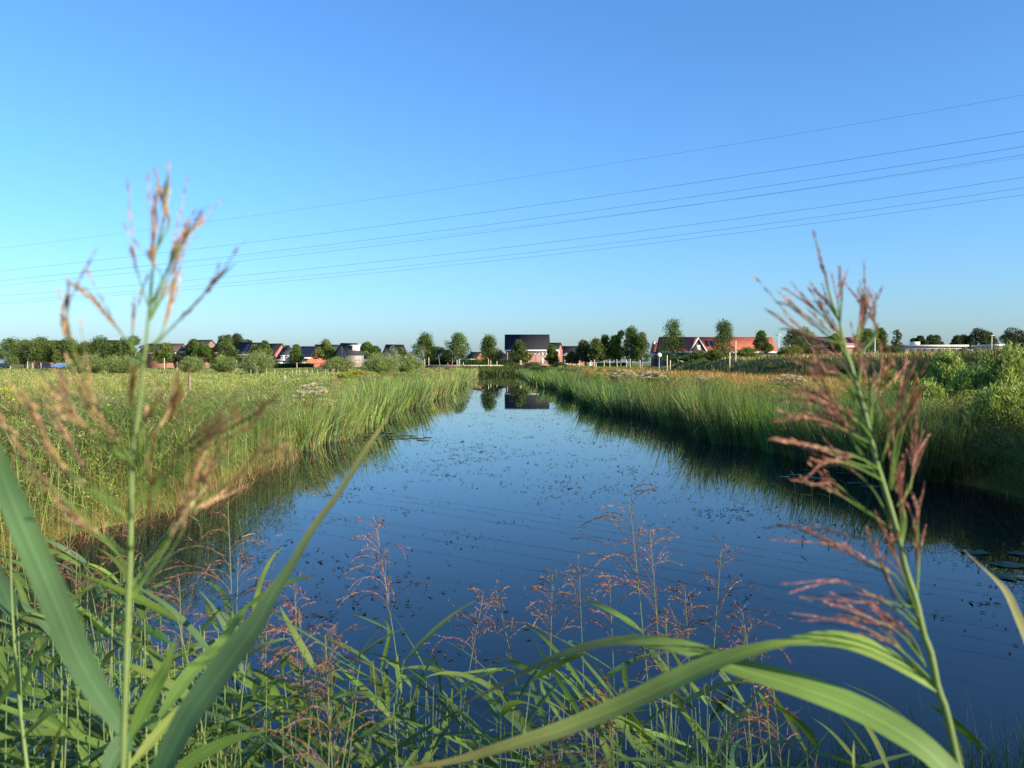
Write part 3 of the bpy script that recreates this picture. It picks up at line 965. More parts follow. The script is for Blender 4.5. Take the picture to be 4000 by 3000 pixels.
# px, base, top, crown bottom, width, d, palette, shape, density, label
TREES = [
    (38, 1440, 1330, 1418, 118, 226, TREE_G, 'egg', 1.1, 'broad street tree at the left frame edge', GL),
    (98, 1440, 1336, 1412, 66, 236, TREE_G, 'egg', 1.0, 'narrow street tree, second from the left frame edge', GL),
    (160, 1440, 1329, 1412, 104, 226, TREE_G, 'egg', 1.1, 'street tree in front of the leftmost dark roof', GL),
    (216, 1440, 1342, 1412, 84, 228, TREE_G, 'egg', 1.0, 'low street tree above the dark parked car', GL),
    (266, 1440, 1331, 1414, 96, 226, TREE_G, 'egg', 1.1, 'street tree standing over the blue car', GL),
    (330, 1440, 1344, 1412, 78, 232, LIME_G, 'egg', 1.0, 'light green street tree behind the leftmost willow shrub', GL),
    (392, 1440, 1327, 1412, 112, 228, TREE_G, 'egg', 1.1, 'wide street tree rising between the two paired willow shrubs', GL),
    (446, 1440, 1347, 1412, 76, 230, TREE_G, 'egg', 1.0, 'small dark street tree behind the second willow shrub', GL),
    (500, 1440, 1321, 1410, 98, 228, LIME_G, 'flat', 1.0, 'tall street tree with a flat yellow-green top behind the reed plume', GL),
    (648, 1440, 1352, 1412, 96, 226, TREE_G, 'egg', 1.0, 'low spreading tree beside the long brownish roof', GL),
    (756, 1440, 1327, 1402, 58, 226, TREE_G, 'cone', 1.0, 'upright street tree in front of the twin gabled houses', GL),
    (798, 1440, 1349, 1412, 84, 224, LIME_G, 'egg', 1.0, 'bushy light tree hiding the foot of the twin gables', GL),
    (885, 1440, 1334, 1406, 88, 224, TREE_G, 'egg', 1.1, 'full round street tree right of the gable with a white window', GL),
    (905, 1420, 1311, 1350, 76, 330, FAR_G, 'flat', 1.0, 'tall old tree crown far behind the left roofs', 'old trees behind the roofs'),
    (965, 1420, 1333, 1352, 46, 360, FAR_G, 'flat', 0.8, 'small tree crown peeping over the long solar roof', 'old trees behind the roofs'),
    (1000, 1432, 1350, 1400, 40, 226, TREE_G, 'cone', 0.9, 'young tree against the long black roof', GL),
    (1035, 1432, 1336, 1385, 44, 226, LIME_G, 'cone', 0.9, 'pointed young tree at the right end of the long black roof', GL),
    (1100, 1420, 1350, 1370, 60, 360, FAR_G, 'flat', 0.7, 'hazy tree crown above the grey hipped roof', 'old trees behind the roofs'),
    (1158, 1436, 1350, 1408, 36, 220, LIME_G, 'egg', 1.0, 'slim young tree before the blue-black solar roof', GL),
    (1277, 1430, 1338, 1404, 66, 218, LIME_G, 'egg', 1.0, 'light green tree hiding the roof behind the white bargeboards', GL),
    (1438, 1430, 1340, 1396, 58, 222, LIME_G, 'egg', 0.9, 'small bright tree right of the white dormer', GL),
    (1472, 1420, 1358, 1392, 34, 300, FAR_G, 'egg', 0.9, 'dark distant tree between the grey gable and the skylight roof', 'old trees behind the roofs'),
    (1560, 1425, 1362, 1402, 50, 215, TREE_G, 'egg', 0.9, 'small dark tree under the skylight roof', GL),
    (1661, 1434, 1313, 1404, 92, 206, TREE_G, 'egg', 1.25, 'ragged round tree, first of three by the canal head wall', 'staked trees by the canal head'),
    (1786, 1434, 1313, 1404, 96, 204, TREE_G, 'egg', 1.3, 'round tree in the middle of the three by the canal head', 'staked trees by the canal head'),
    (1911, 1430, 1319, 1410, 86, 204, TREE_G, 'cone', 1.3, 'rounded conical tree left of the big black-roofed house', 'staked trees by the canal head'),
    (1700, 1425, 1364, 1398, 70, 300, FAR_G, 'flat', 0.8, 'far low tree between the first two canal head trees', 'old trees behind the roofs'),
    (1745, 1425, 1384, 1412, 60, 214, LIME_G, 'egg', 0.9, 'low olive garden tree behind the clipped hedge', 'garden trees'),
    (1955, 1425, 1376, 1402, 40, 280, FAR_G, 'egg', 0.9, 'distant tree just left of the big black-roofed house', 'old trees behind the roofs'),
    (2030, 1430, 1335, 1412, 50, 200, TREE_G, 'egg', 1.3, 'egg-shaped young tree before the big brick facade', 'young trees before the big house'),
    (2156, 1430, 1348, 1418, 42, 198, LIME_G, 'cone', 1.2, 'slim light tree at the right end of the big brick facade', 'young trees before the big house'),
    (2234, 1434, 1378, 1416, 38, 196, TREE_G, 'egg', 1.0, 'smallest young tree before the stepped dark roofs', 'young trees on the right lawn'),
    (2279, 1434, 1338, 1410, 54, 194, FAR_G, 'egg', 1.2, 'grey-green tree closing the row of stepped dark roofs', 'young trees on the right lawn'),
    (2329, 1434, 1327, 1406, 48, 190, TREE_G, 'egg', 1.2, 'dark slim tree leading the right lawn row', 'young trees on the right lawn'),
    (2362, 1434, 1313, 1404, 50, 192, TREE_G, 'cone', 1.1, 'pointed tree, second of the right lawn row', 'young trees on the right lawn'),
    (2404, 1434, 1316, 1406, 52, 190, LIME_G, 'cone', 1.1, 'yellow-green tree in the middle of the right lawn row', 'young trees on the right lawn'),
    (2424, 1434, 1298, 1380, 48, 200, FAR_G, 'egg', 0.35, 'thin half-bare tree with see-through crown', 'young trees on the right lawn'),
    (2465, 1434, 1282, 1402, 62, 188, TREE_G, 'cone', 1.2, 'tallest tree of the right lawn row', 'young trees on the right lawn'),
    (2506, 1434, 1304, 1406, 58, 186, TREE_G, 'cone', 1.2, 'wide tree ending the right lawn row', 'young trees on the right lawn'),
    (2629, 1430, 1258, 1412, 96, 165, TREE_G, 'cone', 1.4, 'tall broad tree in front of the red-tiled terrace', 'tall trees before the red roofs'),
    (2829, 1420, 1257, 1392, 76, 160, TREE_G, 'cone', 1.4, 'tall dark tree at the middle of the long red roof', 'tall trees before the red roofs'),
    (2974, 1420, 1297, 1370, 58, 158, TREE_G, 'cone', 1.1, 'smaller tree near the right end of the long red roof', 'tall trees before the red roofs'),
    (3118, 1420, 1290, 1370, 78, 158, TREE_G, 'flat', 1.1, 'round tree past the right end of the long red roof', 'trees behind the berm'),
    (3262, 1420, 1305, 1370, 44, 180, TREE_G, 'egg', 1.0, 'tree half hidden by the right plume', 'trees behind the berm'),
    (3384, 1420, 1289, 1368, 62, 176, TREE_G, 'flat', 1.1, 'dark tree right of the second red roof', 'trees behind the berm'),
    (3436, 1420, 1288, 1366, 52, 178, TREE_G, 'cone', 1.0, 'pointed tree beside the white pole behind the berm', 'trees behind the berm'),
    (3502, 1420, 1286, 1372, 44, 120, FAR_G, 'cone', 0.10, 'bare thin sapling standing on the berm top', 'trees behind the berm'),
    (3590, 1420, 1317, 1352, 44, 300, FAR_G, 'egg', 1.1, 'distant tree behind the white box on the flat roof', 'distant trees on the right'),
    (3646, 1420, 1314, 1352, 48, 300, FAR_G, 'flat', 1.1, 'rounded distant tree right of the white box', 'distant trees on the right'),
    (3737, 1420, 1317, 1352, 44, 300, FAR_G, 'cone', 1.1, 'small conical distant tree over the flat white roof', 'distant trees on the right'),
    (3776, 1420, 1316, 1354, 50, 300, FAR_G, 'flat', 1.1, 'distant tree over the right end of the flat white roof', 'distant trees on the right'),
    (3828, 1420, 1292, 1354, 62, 300, FAR_G, 'flat', 1.1, 'tallest distant tree, left of the street lamp', 'distant trees on the right'),
    (3868, 1420, 1316, 1354, 44, 310, FAR_G, 'egg', 1.0, 'distant tree behind the street lamp', 'distant trees on the right'),
    (3962, 1420, 1290, 1356, 76, 240, FAR_G, 'flat', 1.1, 'spreading tree above the willow at the right frame edge', 'distant trees on the right'),
]
for (px, by, ty, cb, w, d, cols, sh, dn, lb, gr) in TREES:
    tree('street_tree' if gr == GL else 'tree', lb, px, by, ty, cb, w, d, cols, sh, dn, gr)

GW = 'willow shrubs in the left meadow'
for (px, by, ty, w, d, lb) in [
    (345, 1456, 1384, 150, 128, 'silvery willow shrub, left one of the joined pair in the meadow'),
    (478, 1459, 1381, 140, 124, 'silvery willow shrub, right one of the joined pair in the meadow'),
    (748, 1455, 1392, 92, 132, 'small round willow shrub left of the wooden post'),
    (878, 1450, 1390, 98, 140, 'low willow shrub in front of the full round street tree'),
    (1008, 1458, 1366, 132, 122, 'large bristly willow shrub left of the white-dormer house'),
    (1325, 1450, 1394, 118, 140, 'flat-topped willow shrub below the grey gable'),
    (1490, 1466, 1378, 140, 104, 'largest willow shrub, below the skylight roof'),
    (1598, 1450, 1384, 104, 126, 'round willow shrub at the start of the canal head wall'),
]:
    willow('willow_shrub', lb, px, by + 4, ty - 4, w * 1.14, d, group=GW, dens=1.25)
willow('willow_shrub', 'pale grey willow bush against the skylight roof', 1534, 1440, 1353, 70, 176, cols=[(0.25, 0.28, 0.2), (0.2, 0.24, 0.15)], group=GW)

GD = 'dark shrubs at the canal end'
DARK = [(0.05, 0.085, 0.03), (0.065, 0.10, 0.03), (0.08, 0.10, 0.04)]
for (px, by, ty, w, d, lb, cols) in [
    (2000, 1456, 1416, 90, 172, 'dark shrub in front of the big brick facade at the canal end', DARK),
    (2078, 1456, 1411, 100, 168, 'wide dark shrub hanging over the right corner of the canal end', DARK),
    (2120, 1470, 1425, 100, 148, 'shadowed shrub leaning over the water on the right', DARK),
    (2185, 1448, 1414, 66, 172, 'low dark shrub below the stepped roofs', DARK),
    (2165, 1478, 1434, 110, 130, 'bright green bush at the waterline near the canal end', LIME_G),
    (2255, 1476, 1440, 90, 112, 'grey-green bush on the right bank before the lawn', [(0.11, 0.16, 0.055), (0.14, 0.18, 0.07)]),
]:
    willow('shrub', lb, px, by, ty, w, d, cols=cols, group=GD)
GB = 'shrubs on the right berm'
for (px, by, ty, w, d, lb, cols) in [
    (2735, 1440, 1364, 100, 135, 'leafy shrub below the white bargeboard gable', TREE_G),
    (2790, 1432, 1362, 90, 125, 'bush to the left of the tall dark tree', TREE_G),
    (2925, 1425, 1352, 100, 118, 'olive bush under the long red roof on the berm', LIME_G),
    (2690, 1440, 1385, 80, 140, 'small bush beside the white house front', TREE_G),
    (3090, 1415, 1345, 110, 100, 'yellow-green bush on the berm top under the red roof end', [(0.12, 0.14, 0.03), (0.15, 0.16, 0.04)]),
    (3190, 1420, 1350, 90, 96, 'brown-green bush on the berm behind the right plume', [(0.10, 0.12, 0.04), (0.14, 0.13, 0.05)]),
    (3480, 1400, 1348, 90, 82, 'dark round bush on the berm right of the plume', DARK),
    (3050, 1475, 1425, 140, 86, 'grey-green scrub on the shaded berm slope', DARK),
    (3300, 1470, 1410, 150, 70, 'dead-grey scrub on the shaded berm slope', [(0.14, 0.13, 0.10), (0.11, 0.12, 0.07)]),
]:
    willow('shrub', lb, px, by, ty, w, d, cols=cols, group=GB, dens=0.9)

GN = 'narrow-leaved willows on the near right bank'
NW = [(0.26, 0.35, 0.09), (0.32, 0.40, 0.12), (0.19, 0.27, 0.06)]
for (px, by, ty, w, d, lb) in [
    (3690, 1700, 1368, 190, 24.5, 'narrow-leaved willow with pale leaves, left of two at the right bank'),
    (3905, 1720, 1350, 270, 22.0, 'widest pale willow at the right frame edge'),
    (3800, 1720, 1420, 190, 21.0, 'low gap-filling willow between the two taller right willows'),
    (3575, 1700, 1440, 150, 25.0, 'small willow sapling just right of the plume'),
    (3470, 1680, 1445, 170, 28.0, 'rough low willow behind the purple plume'),
    (3600, 1800, 1485, 240, 20.5, 'ragged willow growth above the shaded right reeds'),
    (4150, 1720, 1300, 260, 20.0, 'tall willow cut by the right frame edge'),
    (3930, 1800, 1480, 320, 17.5, 'low spreading willow in front, at the right frame edge'),
]:
    willow('willow', lb, px, by, ty, w, d, cols=NW, group=GN, cat='willow', leaf=0.13, dens=1.25, spread=0.8)
# unseen willows added outside the frame to throw shade over the lower right
for (X, Y, hh, ww) in [(13.2, 11.0, 4.2, 4.6), (12.0, 7.6, 4.0, 4.2), (14.8, 11.6, 4.4, 4.2), (10.5, 4.2, 3.6, 3.6), (7.4, 0.5, 3.5, 3.4)]:
    willow('willow', 'unseen willow bush added for shade beyond the right frame edge', 0, 0, 0, 0, 20, cols=NW, group='unseen shade willows beside the viewer', cat='willow', leaf=0.16, dens=1.1, at=(X, Y, ww, hh))

willow('willow', 'upright willow bush added for shade behind the viewer', 0, 0, 0, 0, 20, cols=NW, group='unseen shade willows beside the viewer', cat='willow', leaf=0.13, dens=1.7, at=(2.5, -1.65, 1.15, 2.75))  # unseen bush added to shade the big left leaves
willow('willow', 'thin willow bush added behind the viewer for dappled shade', 0, 0, 0, 0, 20, cols=NW, group='unseen shade willows beside the viewer', cat='willow', leaf=0.15, dens=1.1, at=(5.0, -1.4, 3.2, 3.15))  # unseen bush added to dapple the near reeds with shade

# flowering clumps
def flower_clump(label, px, top_py, w_px, d, cols, heads, group=None, hscale=1.0, name='flowering_clump'):
    c = P(px, top_py, d)
    w = w_px / F * d
    root = empty(name, (c[0], c[1], float(gz(c[0], c[1]))))
    tag(root, label, 'flower clump', group)
    hgt = max(c[2] - root.location[2], 0.5)
    n = int(70 * w)
    lf, fl = Acc(), Acc()
    for k in range(n):
        u = math.sqrt(rng.random())
        an = rng.uniform(0, 6.3)
        x, y = math.cos(an) * u * w / 2, math.sin(an) * u * min(w / 2, 1.5)
        h = hgt * math.sqrt(1 - 0.6 * u * u) * rng.uniform(0.8, 1.02)
        lf.tube([(x * 0.8, y * 0.8, 0), (x, y, h)], [0.006, 0.004], 3, (0.10, 0.14, 0.05))
        m = 26
        f = rng.uniform(0.15, 0.97, m)
        p = np.stack([x * (0.8 + 0.2 * f), y * (0.8 + 0.2 * f), h * f], -1) + rng.standard_normal((m, 3)) * 0.06
        cards(lf, p, max(0.09, 1.2 * pix(d)) * rng.uniform(0.7, 1.3, m), vcol(cols, m), 2.2, -0.1)
        m = 26
        rr = np.sqrt(rng.random(m)) * 0.10
        aa = rng.uniform(0, 6.3, m)
        p = np.stack([x + rr * np.cos(aa), y + rr * np.sin(aa), h + 0.03 - rr * 0.4 + rng.normal(0, 0.012, m)], -1)
        cards(fl, p, max(0.035, 0.8 * pix(d)), vcol(heads, m, 0.12, 0.05), 1.2)
    lf.build('foliage', M['far_leaf'], root)
    fl.build('blossom', M['straw'], root)


HA = [(0.62, 0.50, 0.38), (0.70, 0.60, 0.48), (0.5, 0.36, 0.26)]
flower_clump('brownish pink flower clump topping the left reeds', 1212, 1498, 185, 27, G_REED, HA, 'pale flower clumps on the banks')
flower_clump('pale flower clump right of the canal, the left and taller-leaved one', 2440, 1444, 110, 57, LIME_G, HA, 'pale flower clumps on the banks')
flower_clump('dense pale pink flower clump before the rusty grass', 2548, 1450, 120, 50, LIME_G, HA, 'pale flower clumps on the banks')
flower_clump('sparse brownish flower clump above the right cattails', 2740, 1468, 80, 46, LIME_G, HA, 'pale flower clumps on the banks')
flower_clump('flat pale flower clump left of the right plume', 3085, 1462, 140, 35, LIME_G, HA, 'pale flower clumps on the banks')
GR = [(0.42, 0.34, 0.03), (0.5, 0.42, 0.04), (0.34, 0.30, 0.04)]
flower_clump('mustard yellow flower patch on the left bank', 1400, 1447, 170, 66, [(0.2, 0.2, 0.04), (0.15, 0.18, 0.04)], GR, None)
flower_clump('faint yellow-green flower patch at the left frame edge', 20, 1512, 90, 15, [(0.2, 0.24, 0.04), (0.15, 0.2, 0.04)], [(0.40, 0.40, 0.05), (0.3, 0.34, 0.06)], None)


def hedge(label, x0, x1, y, py0, thick=1.2, col=((0.055, 0.10, 0.025), (0.075, 0.125, 0.03))):
    A, B = P(x0, 1425, y), P(x1, 1425, y)
    z0 = float(gz(0.5 * (A[0] + B[0]), y)) - 0.05
    z1 = P(x0, py0, y)[2]
    root = empty('hedge', (A[0], y, z0))
    tag(root, label, 'hedge', 'clipped hedges by the road')
    L, hh = B[0] - A[0], z1 - z0
    c = Acc()
    c.box(0.08, 0.1, 0, L - 0.08, thick - 0.1, hh - 0.1, (0.03, 0.05, 0.015))
    n = int(70 * (L * hh + L * thick))
    n = min(n, 5000)
    s = rng.random(n)
    p = np.stack([rng.uniform(0, L, n), rng.uniform(0, thick, n), rng.uniform(0.05, hh, n)], -1)
    f = rng.random(n)
    p[f < 0.55, 1] = rng.normal(0.03, 0.05, int((f < 0.55).sum()))
    p[f > 0.75, 2] = hh + rng.normal(0, 0.05, int((f > 0.75).sum()))
    cards(c, p, 0.28 * rng.uniform(0.7, 1.3, n), vcol(col, n), 1.5)
    c.build('foliage', M['far_leaf'], root)


hedge('clipped hedge behind the first canal head tree', 1655, 1748, 212, 1405)
hedge('clipped dark hedge between the first and second canal head trees', 1750, 1790, 214, 1408, col=((0.035, 0.06, 0.02), (0.045, 0.075, 0.025)))
hedge('long bright hedge behind the middle canal head tree', 1798, 1945, 212, 1406)
hedge('hedge ending left of the big brick facade', 1947, 2012, 214, 1406)
hedge('low hedge along the street left of the black fence', 1060, 1222, 224, 1421)
hedge('hedge in front of the stepped dark roofs', 2160, 2206, 206, 1416)
hedge('dark hedge behind the right lawn trees', 2325, 2450, 212, 1418, col=((0.03, 0.05, 0.02), (0.04, 0.065, 0.025)))
# ------------------------------------------------------------------ houses
WHITE = (0.78, 0.77, 0.74)


def house(label, px, d, w_px, depth, eave_py, ridge_py, rot=0.0, wall='red', roof='black', windows=(), over=0.3, fascia=True, chimney=None,
          dormer=None, barge=None, group='houses of the new estate', name='house', panels=None, pipes=(), hip=0.0, skylight=None, aerial=None, boards=(), cross=None, base=None):
    """Gabled house; px = pixel of the middle of the front eave. windows: (face, u, z0, width, height[, shade]) with face f, r or l."""
    g = P(px, 1425, d)
    z0 = float(gz(g[0], d)) - 0.05 if base is None else base
    W = w_px / F * d
    D = depth
    he = P(px, eave_py, d)[2] - z0
    hr = P(px, ridge_py, d + D * 0.5)[2] - z0
    root = empty(name, (g[0], d, z0), math.radians(rot))
    tag(root, label, 'house', group)
    x0, x1 = -W / 2, W / 2
    a = Acc()
    v = [(x0, 0, 0), (x1, 0, 0), (x1, D, 0), (x0, D, 0), (x0, 0, he), (x1, 0, he), (x1, D, he), (x0, D, he)]
    hx = hip * W * 0.5
    if hip:
        a.add(v, [(0, 1, 5, 4), (1, 2, 6, 5), (2, 3, 7, 6), (3, 0, 4, 7)])
    else:
        v += [(x0, D / 2, hr), (x1, D / 2, hr)]
        a.add(v, [(0, 1, 5, 4), (2, 3, 7, 6), (1, 2, 6, 5), (3, 0, 4, 7)], t=[(5, 6, 9), (7, 4, 8)])
    a.build('wall', BRICK[wall], root)
    # roof slabs with overhang
    r = Acc()
    sl = (hr - he) / (D / 2)
    ex = over if not hip else over
    th = 0.16
    y0, ze = -over, he - over * sl + 0.07
    y1 = D + over
    zr = hr + 0.07
    rx0, rx1 = x0 - ex + hx, x1 + ex - hx
    fr = [(x0 - ex, y0, ze), (x1 + ex, y0, ze), (rx1, D / 2, zr), (rx0, D / 2, zr)]
    bk = [(x1 + ex, y1, ze), (x0 - ex, y1, ze), (rx0, D / 2, zr), (rx1, D / 2, zr)]
    for s in (fr, bk):
        lo = [(p[0], p[1], p[2] + th) for p in s]
        r.add(s + lo, [(3, 2, 1, 0), (4, 5, 6, 7), (0, 1, 5, 4), (1, 2, 6, 5), (2, 3, 7, 6), (3, 0, 4, 7)])
    if hip:
        for (p, q, t) in ((fr[1], bk[0], fr[2]), (bk[1], fr[0], fr[3])):
            r.add([(p[0], p[1], p[2] + th), (q[0], q[1], q[2] + th), (t[0], t[1], t[2] + th)], t=[(0, 1, 2)])
    ro = r.build('roof', ROOF[roof], root)
    # ridge cap
    k = Acc()
    k.box(rx0, D / 2 - 0.14, zr + th - 0.02, rx1, D / 2 + 0.14, zr + th + 0.09)
    k.build('ridge_cap', ROOF[roof], ro)
    if fascia:
        f = Acc()
        f.box(x0 - ex - 0.02, y0 - 0.16, ze - 0.22, x1 + ex + 0.02, y0 - 0.01, ze + 0.12, WHITE)
        f.build('gutter', M['paint'], root)
    if barge:
        for sx in ([x0 - ex - 0.03] if barge == 'l' else [x1 + ex - 0.05] if barge == 'r' else [x0 - ex - 0.03, x1 + ex - 0.05]):
            b = Acc()
            for (ya, yb) in ((y0, D / 2), (y1, D / 2)):
                b.add([(sx, ya, ze - 0.12), (sx + 0.08, ya, ze - 0.12), (sx + 0.08, yb, zr - 0.12), (sx, yb, zr - 0.12),
                       (sx, ya, ze + 0.24), (sx + 0.08, ya, ze + 0.24), (sx + 0.08, yb, zr + 0.24), (sx, yb, zr + 0.24)],
                      [(0, 1, 2, 3), (4, 7, 6, 5), (0, 3, 7, 4), (1, 5, 6, 2), (0, 4, 5, 1), (3, 2, 6, 7)], WHITE)
            b.build('bargeboard', M['paint'], ro)

    def opening(nm, face, u, zb, ww, hh, col=WHITE, pane=True, mull=1, parent=None):
        fo = Acc()
        t = 0.07

        def put(acc, ua, ub, za, zc, o0, o1, c):
            if face == 'f':
                acc.box(ua, -o1, za, ub, -o0, zc, c)
            elif face == 'r':
                acc.box(x1 + o0, ua, za, x1 + o1, ub, zc, c)
            else:
                acc.box(x0 - o1, ua, za, x0 - o0, ub, zc, c)
        put(fo, u - ww / 2, u + ww / 2, zb, zb + t, 0.003, 0.06, col)
        put(fo, u - ww / 2, u + ww / 2, zb + hh - t, zb + hh, 0.003, 0.06, col)
        for q in range(mull + 2):
            uu = u - ww / 2 + q * (ww - t) / (mull + 1)
            put(fo, uu, uu + t, zb + t, zb + hh - t, 0.003, 0.055, col)
        fr_ = fo.build(nm, M['paint'], root)
        pa = Acc()
        put(pa, u - ww / 2 + t, u + ww / 2 - t, zb + t, zb + hh - t, 0.002, 0.02, (0.6, 0.6, 0.58))
        pa.build('pane', M['paint'] if pane == 'blind' else M['glass'], fr_)
        si = Acc()
        put(si, u - ww / 2 - 0.06, u + ww / 2 + 0.06, zb - 0.09, zb - 0.002, 0.002, 0.12, (0.55, 0.53, 0.5))
        si.build('sill', M['paint'], fr_)

    for wd in windows:
        nm = 'door' if len(wd) > 6 and wd[6] == 'door' else 'window'
        opening(nm, *wd[:5], pane=(wd[5] if len(wd) > 5 else True))
    for (u, zt) in pipes:
        p = Acc()
        p.tube([(u, -0.09, 0.1), (u, -0.09, zt or he - 0.2)], 0.05, 6, (0.66, 0.63, 0.58))
        p.build('downpipe', M['paint'], root)
    if chimney:
        for (u, v_, wc, hc, col) in chimney:
            c = Acc()
            zb = he + (hr - he) * (1 - abs(v_ - D / 2) / (D / 2)) - 0.25
            c.box(u - wc / 2, v_ - wc / 2, zb, u + wc / 2, v_ + wc / 2, zr + hc, col)
            c.box(u - wc / 2 - 0.05, v_ - wc / 2 - 0.05, zr + hc, u + wc / 2 + 0.05, v_ + wc / 2 + 0.05, zr + hc + 0.08, (0.2, 0.2, 0.2))
            c.build('chimney', M['paint'], root)
    if dormer:
        for (u, zb, ww, hh) in dormer:
            dm = Acc()
            vb = (zb - he) / sl
            dm.box(u - ww / 2, vb - 0.12, zb, u + ww / 2, min(vb + hh / sl + 0.3, D / 2), zb + hh, (0.12, 0.12, 0.13))
            dm.box(u - ww / 2 - 0.2, vb - 0.45, zb + hh, u + ww / 2 + 0.2, min(vb + hh / sl + 0.5, D / 2), zb + hh + 0.28, WHITE)
            do = dm.build('dormer', M['paint'], root)
            fo = Acc()
            for q in range(3):
                uu = u - ww / 2 + q * (ww - 0.1) / 2
                fo.box(uu, vb - 0.19, zb, uu + 0.1, vb - 0.122, zb + hh, WHITE)
            fo.box(u - ww / 2, vb - 0.188, zb, u + ww / 2, vb - 0.1222, zb + 0.1, WHITE)
            fo.box(u - ww / 2, vb - 0.16, zb + 0.1, u + ww / 2, vb - 0.1224, zb + hh, (0.62, 0.62, 0.6))
            fo.build('window', M['paint'], do)
    if panels:
        for (ua, ub, fa, fb) in panels:
            p = Acc()
            nxp = max(2, int((ub - ua) / 1.05))
            for q in range(nxp):
                for w2 in range(3):
                    f0, f1 = fa + (fb - fa) * w2 / 3, fa + (fb - fa) * (w2 + 1) / 3 - 0.012
                    xa, xb = ua + (ub - ua) * q / nxp, ua + (ub - ua) * (q + 1) / nxp - 0.03
                    ya, yb = y0 + f0 * (D / 2 - y0), y0 + f1 * (D / 2 - y0)
                    za, zb2 = ze + f0 * (zr - ze) + th + 0.05, ze + f1 * (zr - ze) + th + 0.05
                    p.add([(xa, ya, za), (xb, ya, za), (xb, yb, zb2), (xa, yb, zb2), (xa, ya, za + 0.04), (xb, ya, za + 0.04), (xb, yb, zb2 + 0.04), (xa, yb, zb2 + 0.04)],
                          [(0, 3, 2, 1), (4, 5, 6, 7), (0, 1, 5, 4), (1, 2, 6, 5), (2, 3, 7, 6), (3, 0, 4, 7)], (0.012, 0.014, 0.03))
            p.build('solar_panel', M['glass'] if False else M['metal'], ro)
    if skylight:
        for (u, f0, f1, ww) in skylight:
            p = Acc()
            ya, yb = y0 + f0 * (D / 2 - y0), y0 + f1 * (D / 2 - y0)
            za, zb2 = ze + f0 * (zr - ze) + th + 0.01, ze + f1 * (zr - ze) + th + 0.01
            p.add([(u, ya, za), (u + ww, ya, za), (u + ww, yb, zb2), (u, yb, zb2), (u, ya, za + 0.08), (u + ww, ya, za + 0.08), (u + ww, yb, zb2 + 0.08), (u, yb, zb2 + 0.08)],
                  [(0, 3, 2, 1), (4, 5, 6, 7), (0, 1, 5, 4), (1, 2, 6, 5), (2, 3, 7, 6), (3, 0, 4, 7)], (0.45, 0.55, 0.65))
            p.build('skylight', M['metal'], ro)
    if aerial:
        p = Acc()
        p.tube([(aerial[0], D / 2, zr), (aerial[0], D / 2, zr + aerial[1])], 0.06, 6, (0.12, 0.12, 0.13))
        p.build('flue', M['metal'], ro)
    if cross:
        # a cross gable breaking through the eave: (u, width, top height over the eave)
        for (u, ww, top) in cross:
            c = Acc()
            yb = min(D / 2, (top) / sl + 0.2)
            v = [(u - ww / 2, -0.25, 0), (u + ww / 2, -0.25, 0), (u + ww / 2, -0.25, he), (u - ww / 2, -0.25, he), (u, -0.25, he + top)]
            v = v + [(p[0], 0.5, p[2]) for p in v]
            c.add(v, [(0, 1, 2, 3), (5, 8, 7, 6), (0, 5, 6, 1), (1, 6, 7, 2), (3, 8, 5, 0), (2, 7, 9, 4), (4, 9, 8, 3)], t=[(3, 2, 4), (8, 9, 7)])
            co = c.build('cross_gable', BRICK['dark'], root)
            rr_ = Acc()
            for s_ in (-1, 1):
                q = [(u + s_ * (ww / 2 + 0.2), -0.5, he - 0.25), (u, -0.5, he + top + 0.08), (u, yb, he + top + 0.08), (u + s_ * (ww / 2 + 0.2), 0.6, he - 0.25)]
                rr_.add(q + [(p[0], p[1], p[2] + 0.15) for p in q], [(0, 1, 2, 3), (4, 7, 6, 5), (0, 4, 5, 1), (1, 5, 6, 2), (2, 6, 7, 3), (3, 7, 4, 0)])
            rr_.build('gable_roof', ROOF[roof], co)
            bb = Acc()
            for s_ in (-1, 1):
                q = [(u + s_ * (ww / 2 + 0.25), -0.6, he - 0.42), (u, -0.6, he + top - 0.1), (u, -0.6, he + top + 0.3), (u + s_ * (ww / 2 + 0.25), -0.6, he - 0.05)]
                bb.add(q + [(p[0], p[1] + 0.09, p[2]) for p in q], [(0, 1, 2, 3), (4, 7, 6, 5), (0, 4, 5, 1), (1, 5, 6, 2), (2, 6, 7, 3), (3, 7, 4, 0)], WHITE)
            bb.build('bargeboard', M['paint'], co)
            wv = Acc()
            wv.box(u - 0.5, -0.32, he + 0.3, u + 0.5, -0.252, he + 1.5, (0.66, 0.68, 0.68))
            wv.build('window', M['paint'], co)
    return root


m13 = 225 / F
house('big brick house row with steep black roof and white eaves facing the canal', 2060, 225, 168, 9.0, 1365, 1311, 0, 'red', 'black', group=None,
      windows=[('f', 1.9, 3.35, 0.85, 1.1), ('f', 2.95, 3.35, 0.85, 1.1), ('f', 4.05, 3.2, 0.85, 1.25, 'blind'), ('f', 5.1, 3.2, 0.85, 1.25, 'blind'),
               ('f', 4.05, 0.9, 0.85, 1.25, 'blind'), ('f', 5.25, 0.9, 1.2, 1.25, 'blind'), ('f', -3.7, 3.35, 0.85, 1.1), ('f', -2.6, 0.9, 1.0, 1.3)],
      pipes=[(0.22, None), (2.55, None), (-5.5, None)], aerial=(1.5, 0.45), over=0.35)
house('lower brick house joined to the right end of the big black-roofed row', 2160, 226.5, 38, 7.4, 1367, 1343, -14, 'red', 'black', group=None, over=0.25,
      windows=[('r', 2.2, 3.2, 0.8, 1.0), ('f', 0.2, 3.2, 0.9, 1.1)])
